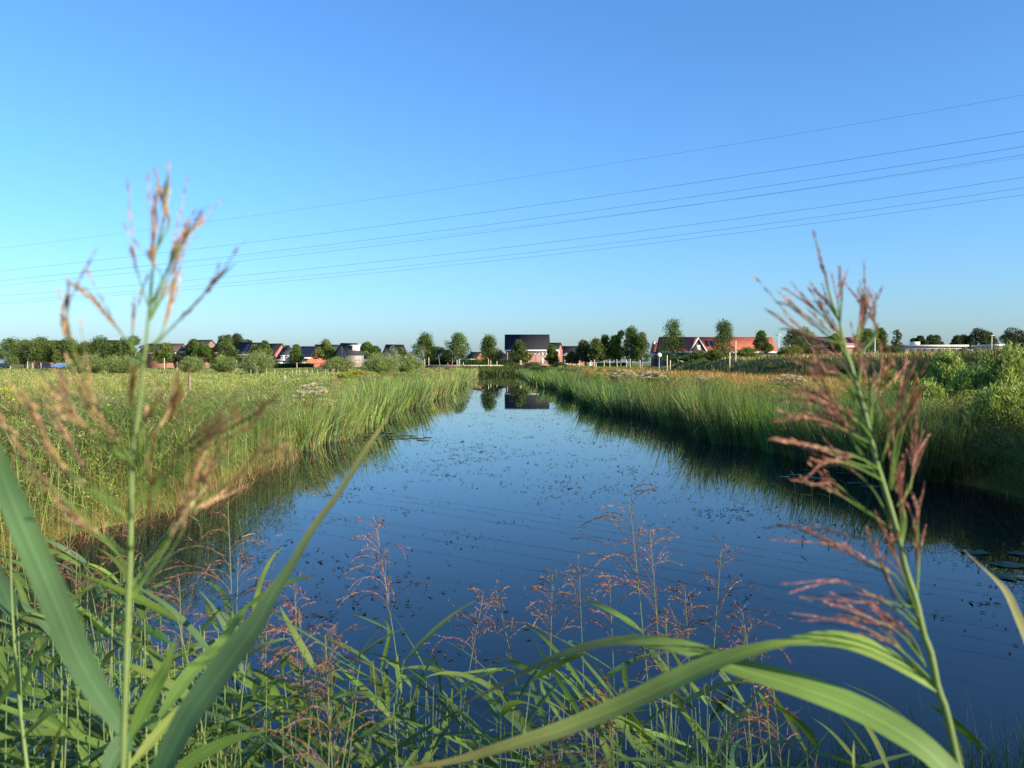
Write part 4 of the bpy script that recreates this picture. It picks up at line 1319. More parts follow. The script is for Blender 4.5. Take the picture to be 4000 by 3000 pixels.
for (px, w, rp, lb, u) in [(2215, 62, 1356, 'first of three stepped dark roofs right of the big brick house', -0.4), (2252, 44, 1359, 'middle one of three stepped dark roofs', 0), (2290, 46, 1361, 'last of three stepped dark roofs, ending behind the grey-green tree', 0)]:
    house(lb, px, 236 + (px - 2215) * 0.08, w, 8.0, 1386, rp, -8, 'red', 'black', windows=[('f', u, 2.6, 0.8, 1.1), ('f', u + 0.2, 0.6, 1.0, 1.2, 'blind')], group='stepped roof houses')
house('low brick garage with white fascia and white door behind the right lawn', 2298, 218, 30, 5.0, 1394, 1392.5, 0, 'red', 'grey', windows=[('f', 0.3, 0.3, 1.0, 2.2, 'blind', 'door')], group=None, name='garage', over=0.1)
# the red-tiled terrace
house('long red-tiled terrace with white gable behind the tall trees', 2810, 205, 440, 8.5, 1372, 1321, 0, 'dark', 'red', group=None, name='terrace',
      windows=[('f', -11.5, 3.0, 1.0, 1.2), ('f', -9.6, 0.8, 1.6, 1.8, 'blind'), ('f', -3.0, 3.0, 1.0, 1.2), ('f', 1.0, 3.0, 1.0, 1.2), ('f', 6.0, 3.0, 1.0, 1.2)],
      cross=[(-5.4, 4.0, 3.2)], panels=[(-3.0, -0.6, 0.35, 0.75)], over=0.35)
house('small red-roofed house with white chimney left of the red terrace', 2556, 214, 26, 7.0, 1382, 1343, -20, 'brown', 'red', chimney=[(-0.7, 3.4, 0.55, 0.5, WHITE)], windows=[('f', 0.1, 2.3, 0.9, 1.1)], group=None)
house('second red-roofed house with dark panels, behind the right plume', 3262, 215, 190, 8.5, 1352, 1320, 0, 'red', 'red', panels=[(-4.0, -0.6, 0.2, 0.85), (2.9, 5.6, 0.3, 0.9)], barge='both', group=None)
# left of the canal
house('house with skylight and dark roof, brown gable half hidden by willows', 1560, 232, 66, 9.5, 1392, 1350, 24, 'cream', 'slate', skylight=[(0.9, 0.52, 0.72, 0.9)], aerial=(1.6, 0.8), barge=None)
house('grey brick house with tall gable window and white dormer', 1392, 212, 66, 8.2, 1386, 1345, 38, 'grey', 'slate', windows=[('l', 3.6, 3.2, 0.55, 2.0), ('l', 1.5, 0.9, 0.9, 0.9, 'blind'), ('f', 0.1, 1.4, 0.6, 1.3), ('f', 1.0, 1.4, 0.6, 1.3)],
      dormer=[(0.6, 4.15, 2.0, 1.35)], group=None, over=0.2, fascia=False)
house('house with white bargeboards and dark roof behind a light tree', 1290, 236, 104, 8.0, 1392, 1350, 16, 'orange', 'grey', barge='l', windows=[('f', 0.5, 3.2, 0.9, 1.1)])
house('orange brick house with blue-black solar roof and white window', 1175, 228, 92, 8.4, 1396, 1357, -20, 'orange', 'black', windows=[('r', 5.2, 3.3, 1.3, 0.95, 'blind'), ('f', 1.0, 0.4, 1.0, 2.1, 'blind')], panels=[(-2.9, 2.9, 0.18, 0.9)])
house('grey hip-roofed house with two white dormer windows', 1108, 230, 56, 8.5, 1404, 1362, 0, 'red', 'grey', hip=0.42, windows=[('f', -0.9, 0.15, 1.3, 2.0, 'blind'), ('f', 0.9, 0.15, 1.3, 2.0, 'blind')], dormer=[(-0.1, 2.45, 1.15, 0.9), (1.35, 2.45, 1.15, 0.9)], group=None)
house('house with bright orange end gable and black roof', 1040, 238, 70, 7.0, 1392, 1346, -26, 'orange', 'black', windows=[('r', 3.4, 3.1, 1.4, 0.9, 'blind')])
house('long black-roofed house behind the large bristly willow', 968, 236, 110, 9.0, 1384, 1342, -4, 'red', 'slate', panels=[(-2.0, 3.6, 0.2, 0.9)])
house('house with brown gable and small white gable window, right of the twins', 835, 240, 52, 7.5, 1375, 1334, -32, 'brown', 'slate', windows=[('r', 3.5, 4.2, 0.6, 0.9, 'blind')])
house('left twin of the gabled houses, with wide dark roof', 745, 240, 110, 8.0, 1372, 1332, -28, 'brown', 'slate')
house('long brownish-roofed house behind the low spreading tree', 615, 244, 150, 8.5, 1378, 1346, -6, 'red', 'brownish', windows=[('f', -1.5, 2.6, 1.0, 1.1, 'blind')])
house('dark-roofed house behind the wide street tree', 420, 242, 130, 8.5, 1376, 1333, 6, 'brown', 'slate')
house('grey-roofed house left of the wide street tree', 330, 250, 50, 8.0, 1380, 1345, 6, 'brown', 'grey')
house('leftmost house with dark hipped roof above the street trees', 190, 246, 122, 9.0, 1374, 1334, -6, 'brown', 'slate', hip=0.3)
house('dark-roofed house between the first two canal head trees', 1720, 262, 46, 8.0, 1398, 1370, -10, 'red', 'black', windows=[('f', -0.5, 1.2, 0.9, 1.0, 'blind')], group='small roofs behind the canal head')
house('small house with orange gable between the canal head trees', 1838, 250, 40, 6.0, 1402, 1379, -32, 'orange', 'black', windows=[('r', 2.7, 1.0, 1.2, 0.9, 'blind')], group='small roofs behind the canal head')
house('second small orange-gabled house left of the conical tree', 1873, 254, 34, 6.0, 1402, 1381, -30, 'orange', 'slate', group='small roofs behind the canal head')
house('dark low house just left of the big brick facade', 1962, 246, 46, 7.0, 1408, 1388, -8, 'red', 'black', group='small roofs behind the canal head')


def flat_building(label, px0, px1, d, top_py, name='flat_building', posts=4, box_=None):
    A, B = P(px0, 1400, d), P(px1, 1400, d)
    z0 = float(gz(A[0], d))
    hz = P(px0, top_py, d)[2] - z0
    root = empty(name, (A[0], d, z0))
    tag(root, label, 'building')
    L = B[0] - A[0]
    w = Acc()
    w.box(0.4, 0.5, 0, L - 0.4, 9, hz - 0.5, (0.42, 0.41, 0.37))
    w.build('wall', M['paint'], root)
    r = Acc()
    r.box(0, 0, hz - 0.5, L, 9.5, hz, (0.55, 0.54, 0.50))
    r.build('roof', M['paint'], root)
    for k in range(posts):
        b = Acc()
        x = 1.5 + (L - 3) * k / max(1, posts - 1)
        b.box(x - 0.8, 0.42, 1.0, x + 0.8, 0.497, hz - 1.0, (0.12, 0.13, 0.15))
        b.build('window', M['glass'], root)
    if box_:
        c = Acc()
        x = P(box_[0], 1400, d)[0] - A[0]
        c.box(x - 0.9, 3, hz, x + 0.9, 5, P(box_[0], box_[1], d)[2] - z0, (0.78, 0.75, 0.62))
        c.build('chimney', M['paint'], root)


flat_building('long low white flat-roofed building behind the right berm', 3520, 3785, 215, 1347, posts=9, box_=(3602, 1334))
flat_building('small white building right of the street lamp', 3876, 3925, 205, 1345, posts=2, box_=(3890, 1347))

# ------------------------------------------------------------------ canal head wall, fences, posts, lamps, signs, cars
A, B = P(1660, 1428, 184), P(1998, 1428, 184)
zz = float(gz(0, 184))
root = empty('head_wall', (A[0], 184, zz - 0.3))
tag(root, 'low brick wall with pale coping closing the canal behind the reeds', 'wall')
w = Acc()
topz = P(1660, 1426.5, 184)[2] - zz + 0.3
w.box(0, 0, 0, B[0] - A[0], 0.35, topz - 0.12)
w.build('brickwork', BRICK['brown'], root)
w = Acc()
w.box(-0.05, -0.06, topz - 0.118, B[0] - A[0] + 0.05, 0.41, topz + 0.03, (0.72, 0.68, 0.58))
w.build('coping', M['paint'], root)

a = Acc()
RX = [-150, 120]
a.add([(x, y, float(gz(x, y)) + 0.03) for y in (188, 194) for x in np.linspace(-120, 90, 43)], [(i, i + 1, i + 44, i + 43) for i in range(42)], (0.06, 0.06, 0.06))
tag(a.build('road', M['bark']), kind='structure')


def post(name, label, px, base_py, top_py, d, r, col, mat='wood', group=None, cat='post', head=None, lean=0.0):
    """A post standing on the ground at depth d, its top at top_py; head adds the thing it carries."""
    B = P(px, base_py, d)
    B[2] = float(gz(B[0], d)) - 0.1
    h = P(px, top_py, d)[2] - B[2]
    a = Acc()
    if mat == 'wood':
        pts = [(0, 0, 0), (lean * h * 0.5, 0, h * 0.5), (lean * h, 0, h), (lean * h, 0, h + r * 0.5)]
        a.tube(pts, [r, r * 0.98, r * 0.92, r * 0.2], 8, col)
    else:
        a.tube([(0, 0, 0), (lean * h, 0, h), (lean * h, 0, h + 0.01)], [r, r * 0.8, 0.001], 8, col)
    if head is None:
        o = a.build(name, M[mat])
        o.location = B
        tag(o, label, cat, group)
        return o
    root = empty(name, B)
    tag(root, label, cat, group)
    a.build('pole', M[mat], root)
    b = Acc()
    if head == 'disc':
        t = np.arange(20) * 2 * math.pi / 20
        rr = 0.42
        ring = np.stack([rr * np.cos(t), np.full(20, -0.10), h - rr + rr * np.sin(t)], -1)
        ring2 = ring + np.array([0, 0.03, 0])
        V = np.concatenate([ring, ring2, [[0, -0.10, h - rr], [0, -0.07, h - rr]]])
        b.add(V, [(i, (i + 1) % 20, 20 + (i + 1) % 20, 20 + i) for i in range(20)], (0.62, 0.62, 0.6), [(40, (i + 1) % 20, i) for i in range(20)] + [(41, 20 + i, 20 + (i + 1) % 20) for i in range(20)])
        b.build('sign_plate', M['paint'], root)
    elif head == 'bluesign':
        b.box(-0.3, -0.12, h - 0.75, 0.3, -0.09, h - 0.1, (0.03, 0.09, 0.35))
        b.build('sign_plate', M['paint'], root)
    elif head == 'lamp':
        b.box(-0.5, -0.14, h - 0.04, 0.45, 0.14, h + 0.1, (0.45, 0.44, 0.42))
        b.build('lamp_head', M['metal'], root)
    return root


PALE = (0.58, 0.48, 0.30)
for (px, ty, d, owner, tilt) in [
    (1659, 1403, 190, 'left stake of the ragged first canal head tree', 0), (1675, 1397, 191, 'right stake of the ragged first canal head tree', 0),
    (1785, 1407, 186, 'left stake of the middle canal head tree', 0), (1794, 1403, 187, 'right stake of the middle canal head tree', 0),
    (1908, 1403, 186, 'left stake of the rounded conical tree', 0), (1917, 1409, 187, 'right stake of the rounded conical tree', 0),
    (2032, 1407, 183, 'left stake of the tree before the big facade', 0), (2037, 1409, 184, 'right stake of the tree before the big facade', 0),
    (1941, 1411, 187, 'short pale post right of the rounded conical tree', 0), (1810, 1416, 187, 'shortest pale post before the long bright hedge', 0),
    (1160, 1416, 215, 'pale stake under the slim tree before the solar roof', 0),
    (642, 1400, 190, 'taller pale stake beside the reed plume in the meadow', 0), (692, 1415, 188, 'shorter pale stake right of the reed plume', 0),
    (925, 1408, 190, 'pale stake left of the large bristly willow', 0),
    (128, 1420, 215, 'pale stake beside the dark car', 0), (160, 1418, 215, 'second pale stake beside the dark car', 0), (40, 1430, 215, 'short pale stake at the left frame edge', 0), (108, 1412, 215, 'pale stake under the narrow left street tree', 0),
    (2262, 1417, 190, 'pale stake under the grey-green lawn tree', 0), (2280, 1413, 188, 'stake before the trunk of the grey-green lawn tree', 0),
    (2328, 1414, 184, 'stake of the dark slim lawn tree', 0), (2360, 1408, 184, 'stake of the pointed lawn tree', 0), (2411, 1404, 184, 'leaning stake of the yellow-green lawn tree', -0.06),
    (2462, 1402, 182, 'stake of the tallest lawn tree', 0), (2500, 1407, 181, 'stake of the wide last lawn tree', 0),
    (2322, 1405, 183, 'grey post left of the dark slim lawn tree', 0), (2382, 1405, 183, 'grey post between two lawn trees', 0), (2447, 1405, 182, 'grey post left of the tallest lawn tree', 0),
    (2606, 1388, 130, 'white marker post right of the round road sign', 0), (2618, 1408, 132, 'short stake under the tall broad tree', 0),
    (2873, 1332, 110, 'pale post right of the tall dark tree on the berm', 0), (2850, 1377, 105, 'short pale post below the tall dark tree on the berm', 0),
    (3085, 1346, 120, 'short white post right of the long red roof', 0),
]:
    grey = owner.startswith('grey') or 'white' in owner
    post('tree_stake' if not grey else 'post', owner, px, 1430, ty, d, 0.085 if not grey else 0.07, (0.62, 0.6, 0.55) if grey else PALE, group='pale stakes and posts', cat='stake' if not grey else 'post', lean=tilt)
post('round_road_sign', 'round road sign on a grey pole seen from behind', 2575, 1425, 1378, 150, 0.045, (0.5, 0.5, 0.5), 'metal', cat='road sign', head='disc')
post('road_sign', 'small blue road sign under the wide last lawn tree', 2508, 1430, 1396, 172, 0.04, (0.5, 0.5, 0.5), 'metal', cat='road sign', head='bluesign')
post('lamp_post', 'thin lamp post with dark top at the right end of the red roof', 3041, 1420, 1309, 150, 0.09, (0.62, 0.6, 0.55), 'metal', cat='street lamp', head='lamp')
post('street_lamp', 'street lamp with flat head above the berm at far right', 3873, 1420, 1311, 150, 0.09, (0.6, 0.58, 0.54), 'metal', cat='street lamp', head='lamp')
post('white_pole', 'white pole on the berm right of the plume', 3417, 1420, 1318, 112, 0.07, (0.7, 0.68, 0.64), 'metal', cat='post')
post('leaning_pole', 'thin dark leaning pole before the clipped hedge', 1719, 1430, 1385, 196, 0.07, (0.2, 0.2, 0.21), 'metal', cat='post', lean=-0.12)
post('dark_pole', 'thin dark pole left of the middle canal head tree', 1767, 1430, 1398, 196, 0.06, (0.16, 0.16, 0.17), 'metal', cat='post')
WD = (0.23, 0.17, 0.12)
post('fence_post', 'weathered fence post in the tan grass left of the canal', 741, 1520, 1464, 41, 0.07, WD, cat='fence post', group='weathered meadow posts')
post('fence_post', 'pale split fence post near the brownish pink flower clump', 1112, 1502, 1468, 52, 0.075, (0.4, 0.32, 0.22), cat='fence post', group='weathered meadow posts')
post('fence_post', 'brown fence post below the black railing', 1303, 1470, 1440, 82, 0.075, (0.28, 0.18, 0.1), cat='fence post', group='weathered meadow posts')
for k, px in enumerate([1142, 1158, 1170, 1196, 1201, 1219, 1240, 1271, 1281, 1297, 1320, 1364, 1374, 1399, 1425, 1004, 980, 1040, 1072]):
    post('picket', 'short pale picket in the line across the green meadow', px, 1450, 1443 - (k % 3), 118, 0.04, (0.40, 0.35, 0.25), cat='picket', group='pickets across the meadow')

# black railing
g = P(1226, 1430, 150)
z0 = float(gz(g[0], 150))
h = P(1226, 1419, 150)[2] - z0
root = empty('railing', (g[0], 150, z0))
tag(root, 'black metal railing in the meadow left of the grey gable', 'railing')
L = 105 / F * 150
f = Acc()
f.box(0, -0.03, h - 0.06, L, 0.03, h, (0.02, 0.02, 0.02))
f.box(0, -0.025, 0.2, L, 0.025, 0.25, (0.02, 0.02, 0.02))
f.box(-0.05, -0.05, -0.1, 0.05, 0.05, h + 0.05, (0.02, 0.02, 0.02))
f.box(L - 0.05, -0.05, -0.1, L + 0.05, 0.05, h + 0.05, (0.02, 0.02, 0.02))
f.build('frame', M['metal'], root)
f = Acc()
for k in range(1, 36):
    f.box(k * L / 36 - 0.012, -0.012, 0.25, k * L / 36 + 0.012, 0.012, h - 0.06, (0.02, 0.02, 0.02))
f.build('infill', M['metal'], root)


def car(label, px, d, col, rot):
    g = P(px, 1440, d)
    root = empty('parked_car', (g[0], d, float(gz(g[0], d))), math.radians(rot))
    tag(root, label, 'car', 'cars parked on the left street')
    # side outline (x, z), extruded with rounded width
    out = [(-2.05, .35), (-2.1, .62), (-2.0, .86), (-1.25, .96), (-.65, 1.42), (.7, 1.46), (1.45, 1.0), (2.0, .88), (2.1, .6), (2.05, .35)]
    b = Acc()
    n = len(out)
    ys = [(-0.86, 0.97), (-0.78, 1.0), (0.78, 1.0), (0.86, 0.97)]
    V = [(x * s, y * (0.8 if z > 1.1 else 1), z) for (y, s) in ys for (x, z) in out]
    q = [(k * n + i, k * n + (i + 1) % n, (k + 1) * n + (i + 1) % n, (k + 1) * n + i) for k in range(3) for i in range(n)]
    b.add(V, q, col)
    for base in (0, 3 * n):
        b.add([V[base + i] for i in range(n)], [(0, 1, 8, 9), (1, 2, 7, 8), (2, 3, 6, 7), (3, 4, 5, 6)], col)
    b.build('body', M['metal'], root)
    for s in (-1, 1):
        wdw = Acc()
        yy = s * 0.78
        for (xa, xb, xc, xd) in ((-1.05, -0.1, -0.1, -0.6), (0.0, 1.2, 0.68, 0.0)):
            wdw.add([(xa, yy, .98), (xb, yy, .98), (xc, s * 0.70, 1.38), (xd, s * 0.70, 1.38)], [(0, 1, 2, 3)], (0.02, 0.02, 0.025))
        wdw.build('side_window', M['glass'], root)
    for x in (-1.3, 1.3):
        for s in (-1, 1):
            t = np.arange(16) * 2 * math.pi / 16
            wv = Acc()
            V = [(x + .32 * math.cos(k), s * o, .32 + .32 * math.sin(k)) for o in (.70, .90) for k in t] + [(x, s * .9, .32)]
            wv.add(V, [(i, (i + 1) % 16, 16 + (i + 1) % 16, 16 + i) for i in range(16)], (0.02, 0.02, 0.02), [(32, 16 + i, 16 + (i + 1) % 16) for i in range(16)])
            wv.build('wheel', M['metal'], root)


car('blue car parked under the left street trees', 236, 218, (0.10, 0.22, 0.50), 8)
car('dark blue car parked beside the pale stakes', 172, 222, (0.015, 0.02, 0.05), 4)
car('dark car at the left frame edge', 6, 222, (0.02, 0.03, 0.05), 4)

# ------------------------------------------------------------------ overhead lines
GA, GBp = np.array([-86.25, 138.0]), np.array([37.5, 60.0])
LINES = [([0, 1200, 3000, 4000], [970, 817, 537, 369], 0.024, 0.0, 'topmost overhead line, thin and alone'),
         ([0, 1200, 3000, 4000], [1059, 922, 668, 512], 0.034, -3.0, 'second overhead line from the top'),
         ([0, 1200, 3000, 4000], [1097, 969, 722, 571], 0.034, -2.2, 'third overhead line from the top'),
         ([0, 1200, 3030, 4000], [1090, 980, 753, 613], 0.016, 4.0, 'faint overhead line crossing the third and fourth'),
         ([0, 1200, 3030, 4000], [1115, 994, 751, 603], 0.034, 3.0, 'fourth overhead line, middle of the bundle'),
         ([0, 1200, 3570, 4000], [1157, 1051, 756, 690], 0.034, 3.4, 'third overhead line from the bottom'),
         ([0, 1200, 2600, 4000], [1177, 1080, 922, 732], 0.03, 3.0, 'second overhead line from the bottom'),
         ([0, 1200, 2600, 4000], [1186, 1094, 941, 760], 0.03, 5.0, 'lowest overhead line of the bundle')]
for (xs, ys, r, off, lb) in LINES:
    pf = np.polyfit(xs, ys, 2)
    dv = (GBp - GA) / np.linalg.norm(GBp - GA)
    nv = np.array([-dv[1], dv[0]]) * off
    pts = []
    for s in np.linspace(-0.35, 1.30, 60):
        g = GA + nv + (GBp - GA) * s
        pxx = 2000 + F * g[0] / g[1]
        pc = np.clip(pxx, -600, 5200)
        pts.append((g[0], g[1], P(pc, np.polyval(pf, pc), g[1])[2]))
    a = Acc()
    a.tube(pts, r * 0.38, 6, (0.18, 0.19, 0.21))
    tag(a.build('overhead_line', M['metal']), lb, 'power line', 'overhead lines across the sky')
# ------------------------------------------------------------------ reeds in front of the camera
GREEN = np.array([0.125, 0.215, 0.048])
BLUEG = np.array([0.08, 0.155, 0.065])
YEL = np.array([0.19, 0.24, 0.055])
PURP = np.array([[0.30, 0.11, 0.09], [0.24, 0.085, 0.085], [0.34, 0.17, 0.11], [0.40, 0.26, 0.15]])
TANP = np.array([[0.46, 0.31, 0.15], [0.40, 0.24, 0.12], [0.52, 0.38, 0.22], [0.34, 0.17, 0.12]])


def catmull(pts, n):
    pts = np.asarray(pts, float)
    k = len(pts)
    ext = np.concatenate([[2 * pts[0] - pts[1]], pts, [2 * pts[-1] - pts[-2]]])
    out = []
    for u in np.linspace(0, k - 1, n):
        i = min(int(u), k - 2)
        t = u - i
        p0, p1, p2, p3 = ext[i:i + 4]
        out.append(0.5 * (2 * p1 + (p2 - p0) * t + (2 * p0 - 5 * p1 + 4 * p2 - p3) * t * t + (3 * p1 - p0 - 3 * p2 + p3) * t ** 3))
    return np.array(out)


def spikelets(acc, pts, n, L, W, cols, f0=0.3, spread=0.22, hang=0.0):
    """Feathery flower spikes lying along a branch."""
    pts = np.asarray(pts, float)
    seg = np.linalg.norm(np.diff(pts, axis=0), axis=1)
    cu = np.concatenate([[0], np.cumsum(seg)])
    f = f0 + (1 - f0) * rng.random(n) ** 0.85
    s = f * cu[-1]
    p = np.stack([np.interp(s, cu, pts[:, i]) for i in range(3)], -1)
    T = np.gradient(pts, axis=0)
    d = np.stack([np.interp(s, cu, T[:, i]) for i in range(3)], -1)
    d /= np.linalg.norm(d, axis=1, keepdims=True) + 1e-9
    d = d + spread * rng.standard_normal((n, 3))
    d[:, 2] -= hang
    d /= np.linalg.norm(d, axis=1, keepdims=True)
    R = rng.standard_normal((n, 3))
    S = np.cross(d, R)
    S /= np.linalg.norm(S, axis=1, keepdims=True) + 1e-9
    l = (L * rng.uniform(0.6, 1.25, n))[:, None]
    w = (W * rng.uniform(0.6, 1.3, n))[:, None] * 0.5
    V = np.stack([p, p + d * l * 0.4 + S * w, p + d * l, p + d * l * 0.4 - S * w], 1)
    acc.add(V.reshape(-1, 3), np.arange(4 * n).reshape(-1, 4), np.repeat(vcol(cols, n, 0.18, 0.06), 4, axis=0))


def plume_px(root, branches, stem, d, cols, bw=0.0010, spike=0.0075, dz=0.07, name='panicle', f0=0.36, nper=1500, sw=0.0012, extra=1.0, twig=0.03):
    """A large plume: every branch given by its course in the photograph and its own depth."""
    a = Acc()
    more = [[br[0]] + [(p[0] + rng.normal(0, 20), p[1] + rng.normal(0, 20)) for p in br[1:]] for br in branches if rng.random() < extra]
    for br in list(branches) + more:
        k = len(br)
        dd = rng.uniform(-dz, dz)
        pts = [P(p[0], p[1], d + dd * (i / (k - 1)) ** 1.3) for i, p in enumerate(br)]
        c = catmull(pts, 16)
        ln = np.linalg.norm(np.diff(c, axis=0), axis=1).sum()
        w = np.linspace(0, 1, 16)[:, None]
        a.tube(c, np.linspace(bw, bw * 0.25, 16), 5, GREEN * 1.25 * (1 - w ** 2) + cols[0] * w ** 2)
        ff = f0 + rng.uniform(-0.08, 0.12)
        for (lo, hi, kk, ls) in ((ff, 0.82, 1.0, 1.0), (0.72, 1.0, 0.55, 0.75)):
            cc = c[int(lo * 15):int(round(hi * 15)) + 1]
            spikelets(a, cc, int(nper * ln * (hi - lo) * kk), spike * ls, sw * ls, cols, 0.0, 0.085)
        for q in range(rng.poisson(ln / twig)):
            j = rng.integers(5, 12)
            t = c[min(j + 1, 15)] - c[j - 1]
            t /= np.linalg.norm(t)
            L = rng.uniform(0.018, 0.04)
            e = c[j] + (t + 0.13 * rng.standard_normal(3)) * L
            tw = [c[j], 0.5 * (c[j] + e) + t * 0.002, e]
            a.tube(tw, [bw * 0.45, bw * 0.35, bw * 0.15], 3, cols[2])
            spikelets(a, tw, int(500 * L), spike * 0.85, sw, cols, 0.2, 0.09)
    a.build(name, M['straw'], root)


def leaf_px(root, pts, d, wpx, col, face=(0.0, -1.0, 0.25), d1=None, prof=None, tipcol=None, fold=0.22, n=34):
    """One long leaf from its course in the photograph; d..d1 is how its depth runs from root to tip."""
    k = len(pts)
    d1 = d if d1 is None else d1
    c = catmull([P(p[0], p[1], d + (d1 - d) * i / (k - 1)) for i, p in enumerate(pts)], n)
    t = np.linspace(0, 1, n)
    if prof is None:
        w = np.minimum(1, 0.35 + 3.2 * t) * (1 - t ** 2.4)
    else:
        w = np.interp(t, [q[0] for q in prof], [q[1] for q in prof])
    dm = d + (d1 - d) * t
    W = np.maximum(w * wpx / F * dm, 0.0006)
    face = np.asarray(face, float)
    if face.ndim == 2:
        face = np.stack([np.interp(t, np.linspace(0, 1, len(face)), face[:, i]) for i in range(3)], -1)
    cc = np.repeat(np.asarray(col)[None], n, 0)
    if tipcol is not None:
        cc = cc * (1 - t[:, None] ** 3) + np.asarray(tipcol) * t[:, None] ** 3
    a = Acc()
    a.ribbon(c, W, face, cc, fold)
    a.build('leaf', M['leaf'], root, smooth_shade=True)


def stem_px(root, pts, d, r0, r1, d0=None, ground=True, col=None):
    col = np.array([0.17, 0.24, 0.075]) if col is None else col
    k = len(pts)
    d0 = d if d0 is None else d0
    q = [P(p[0], p[1], d0 + (d - d0) * i / (k - 1)) for i, p in enumerate(pts)]
    c = catmull(q, 48)
    if ground:
        b, dn = q[0], q[0] - q[1]
        g = np.array([b[0] + 0.04, b[1] + 0.05, float(gz(b[0], b[1])) - 0.05])
        t = np.linspace(0, 1, 12)[:, None]
        k1 = b + dn / np.linalg.norm(dn) * 0.35 * np.linalg.norm(b - g)
        c = np.concatenate([((1 - t) ** 2 * g + 2 * t * (1 - t) * k1 + t * t * b), c])
    else:
        c = catmull(q, 60)
    a = Acc()
    a.tube(c, np.linspace(r0, r1, 60), 8, np.linspace(col * 0.9, col, 60))
    a.build('stem', M['stem'], root, smooth_shade=True)
    return c


def R1(*p):
    return [(2600 + x * 0.6329, 900 + y * 0.6329) for (x, y) in p]


def Zm(ox, oy, *p):
    return [(ox + x * 0.5425, oy + y * 0.5425) for (x, y) in p]


def Z1(*p):
    return Zm(0, 600, *p)


def Z2(*p):
    return Zm(0, 1400, *p)


def Z3(*p):
    return Zm(0, 2100, *p)


def Z6(*p):
    return Zm(2800, 2100, *p)


def Z7(*p):
    return Zm(2800, 1300, *p)


# --- the large reed on the right
d = 0.62
g = P(3775, 3060, d)
root = empty('common_reed', (0, 0, 0))
tag(root, 'large sharp reed on the right with spreading purple plume and arching leaf', 'reed', 'tall reeds close to the viewer')
rs = [(3790, 3150), (3744, 3000), (3695, 2778), (3662, 2686), (3635, 2550), (3608, 2480), (3576, 2339), (3538, 2225), (3511, 2100), (3465, 1940), (3429, 1821), (3402, 1712), (3380, 1615), (3348, 1506),
      (3321, 1419), (3294, 1327), (3280, 1254), (3261, 1210), (3239, 1140), (3223, 1071), (3198, 982), (3179, 909)]
stem_px(root, rs, d, 0.0037, 0.0005)
RB = [R1((1075, 560), (1045, 490), (1010, 380), (985, 270), (945, 130), (913, 5)), R1((1330, 1480), (1180, 1400), (900, 1330), (640, 1290)), R1((1340, 1500), (1200, 1405), (960, 1350), (720, 1300)),
      R1((1330, 1560), (1200, 1350), (1060, 1160), (930, 1060), (825, 1050)), R1((1280, 1290), (1150, 1170), (1000, 1060), (870, 960)),
      R1((1280, 1290), (1200, 1200), (1080, 1100), (940, 890), (740, 780)), R1((1220, 1080), (1100, 900), (1000, 870), (915, 790)),
      R1((1240, 1180), (1080, 900), (960, 740), (870, 630)), R1((1140, 820), (1000, 650), (860, 540), (760, 415)),
      R1((1110, 700), (1010, 560), (975, 500), (960, 455)), R1((1090, 640), (960, 520), (810, 385)), R1((1075, 560), (980, 430), (890, 320)),
      R1((1075, 560), (1086, 420), (1078, 250)), R1((1110, 690), (1000, 690), (850, 610), (735, 525)), R1((1060, 540), (1010, 440), (985, 395)),
      R1((1150, 800), (1190, 620), (1205, 480), (1218, 385)), R1((1150, 800), (1210, 560), (1195, 390)), R1((1180, 780), (1290, 640), (1272, 520), (1235, 425)),
      R1((1190, 950), (1195, 800), (1180, 700)), R1((1270, 1280), (1330, 1100), (1370, 880), (1388, 790)), R1((1270, 1290), (1320, 1000), (1345, 880), (1330, 740)),
      R1((1330, 1430), (1390, 1250), (1440, 1050), (1452, 900)), R1((1380, 1580), (1420, 1290), (1500, 1130), (1590, 970)), R1((1390, 1600), (1430, 1270), (1510, 1090), (1575, 985)),
      R1((1360, 1620), (1410, 1450), (1405, 1200), (1482, 820)), R1((1330, 1440), (1380, 1200), (1310, 1020)), R1((1430, 1700), (1510, 1560), (1530, 1420), (1552, 1340)),
      R1((1200, 1010), (1120, 780), (1060, 640), (1000, 560)), R1((1250, 1200), (1230, 900), (1260, 780)), R1((1310, 1390), (1180, 1290), (1050, 1130), (960, 1010)),
      R1((1290, 1330), (1120, 1240), (950, 1170), (690, 1180)), R1((1350, 1550), (1150, 1450), (1000, 1430), (870, 1520)),
      Z6((1530, 1010), (1380, 860), (1200, 720), (940, 610), (580, 550)), Z6((1490, 900), (1350, 660), (1100, 530), (790, 500)), Z6((1480, 690), (1300, 520), (1000, 360), (820, 310), (490, 335)),
      Z6((1470, 640), (1300, 480), (1050, 465), (620, 430)), Z6((1430, 540), (1300, 290), (1100, 170), (880, 60), (420, 15)), Z6((1410, 500), (1330, 460), (1180, 170), (1140, 60)),
      Z6((1440, 420), (1446, 120), (1425, -60)), Z6((1500, 930), (1400, 760), (1300, 640), (1180, 560)), Z6((1460, 600), (1350, 300), (1290, 130), (1250, 20)),
      Z7((1300, 1500), (1100, 1490), (800, 1430), (500, 1390), (340, 1405)), Z7((1280, 1430), (1000, 1240), (850, 1150), (700, 1090), (550, 1060)),
      Z7((1330, 1500), (1345, 1300), (1300, 1100), (1270, 980)), Z7((1440, 1600), (1445, 1300), (1400, 1150)), Z7((1390, 1130), (1410, 1020), (1442, 850)), Z7((1330, 1540), (1360, 1350), (1330, 1180), (1320, 960)),
      Z7((1250, 1350), (1100, 1100), (900, 950), (700, 870))]
plume_px(root, RB, rs, d, np.array([[0.36, 0.15, 0.13], [0.28, 0.11, 0.11], [0.40, 0.20, 0.15], [0.44, 0.28, 0.19]]), bw=0.00085, extra=0.65)
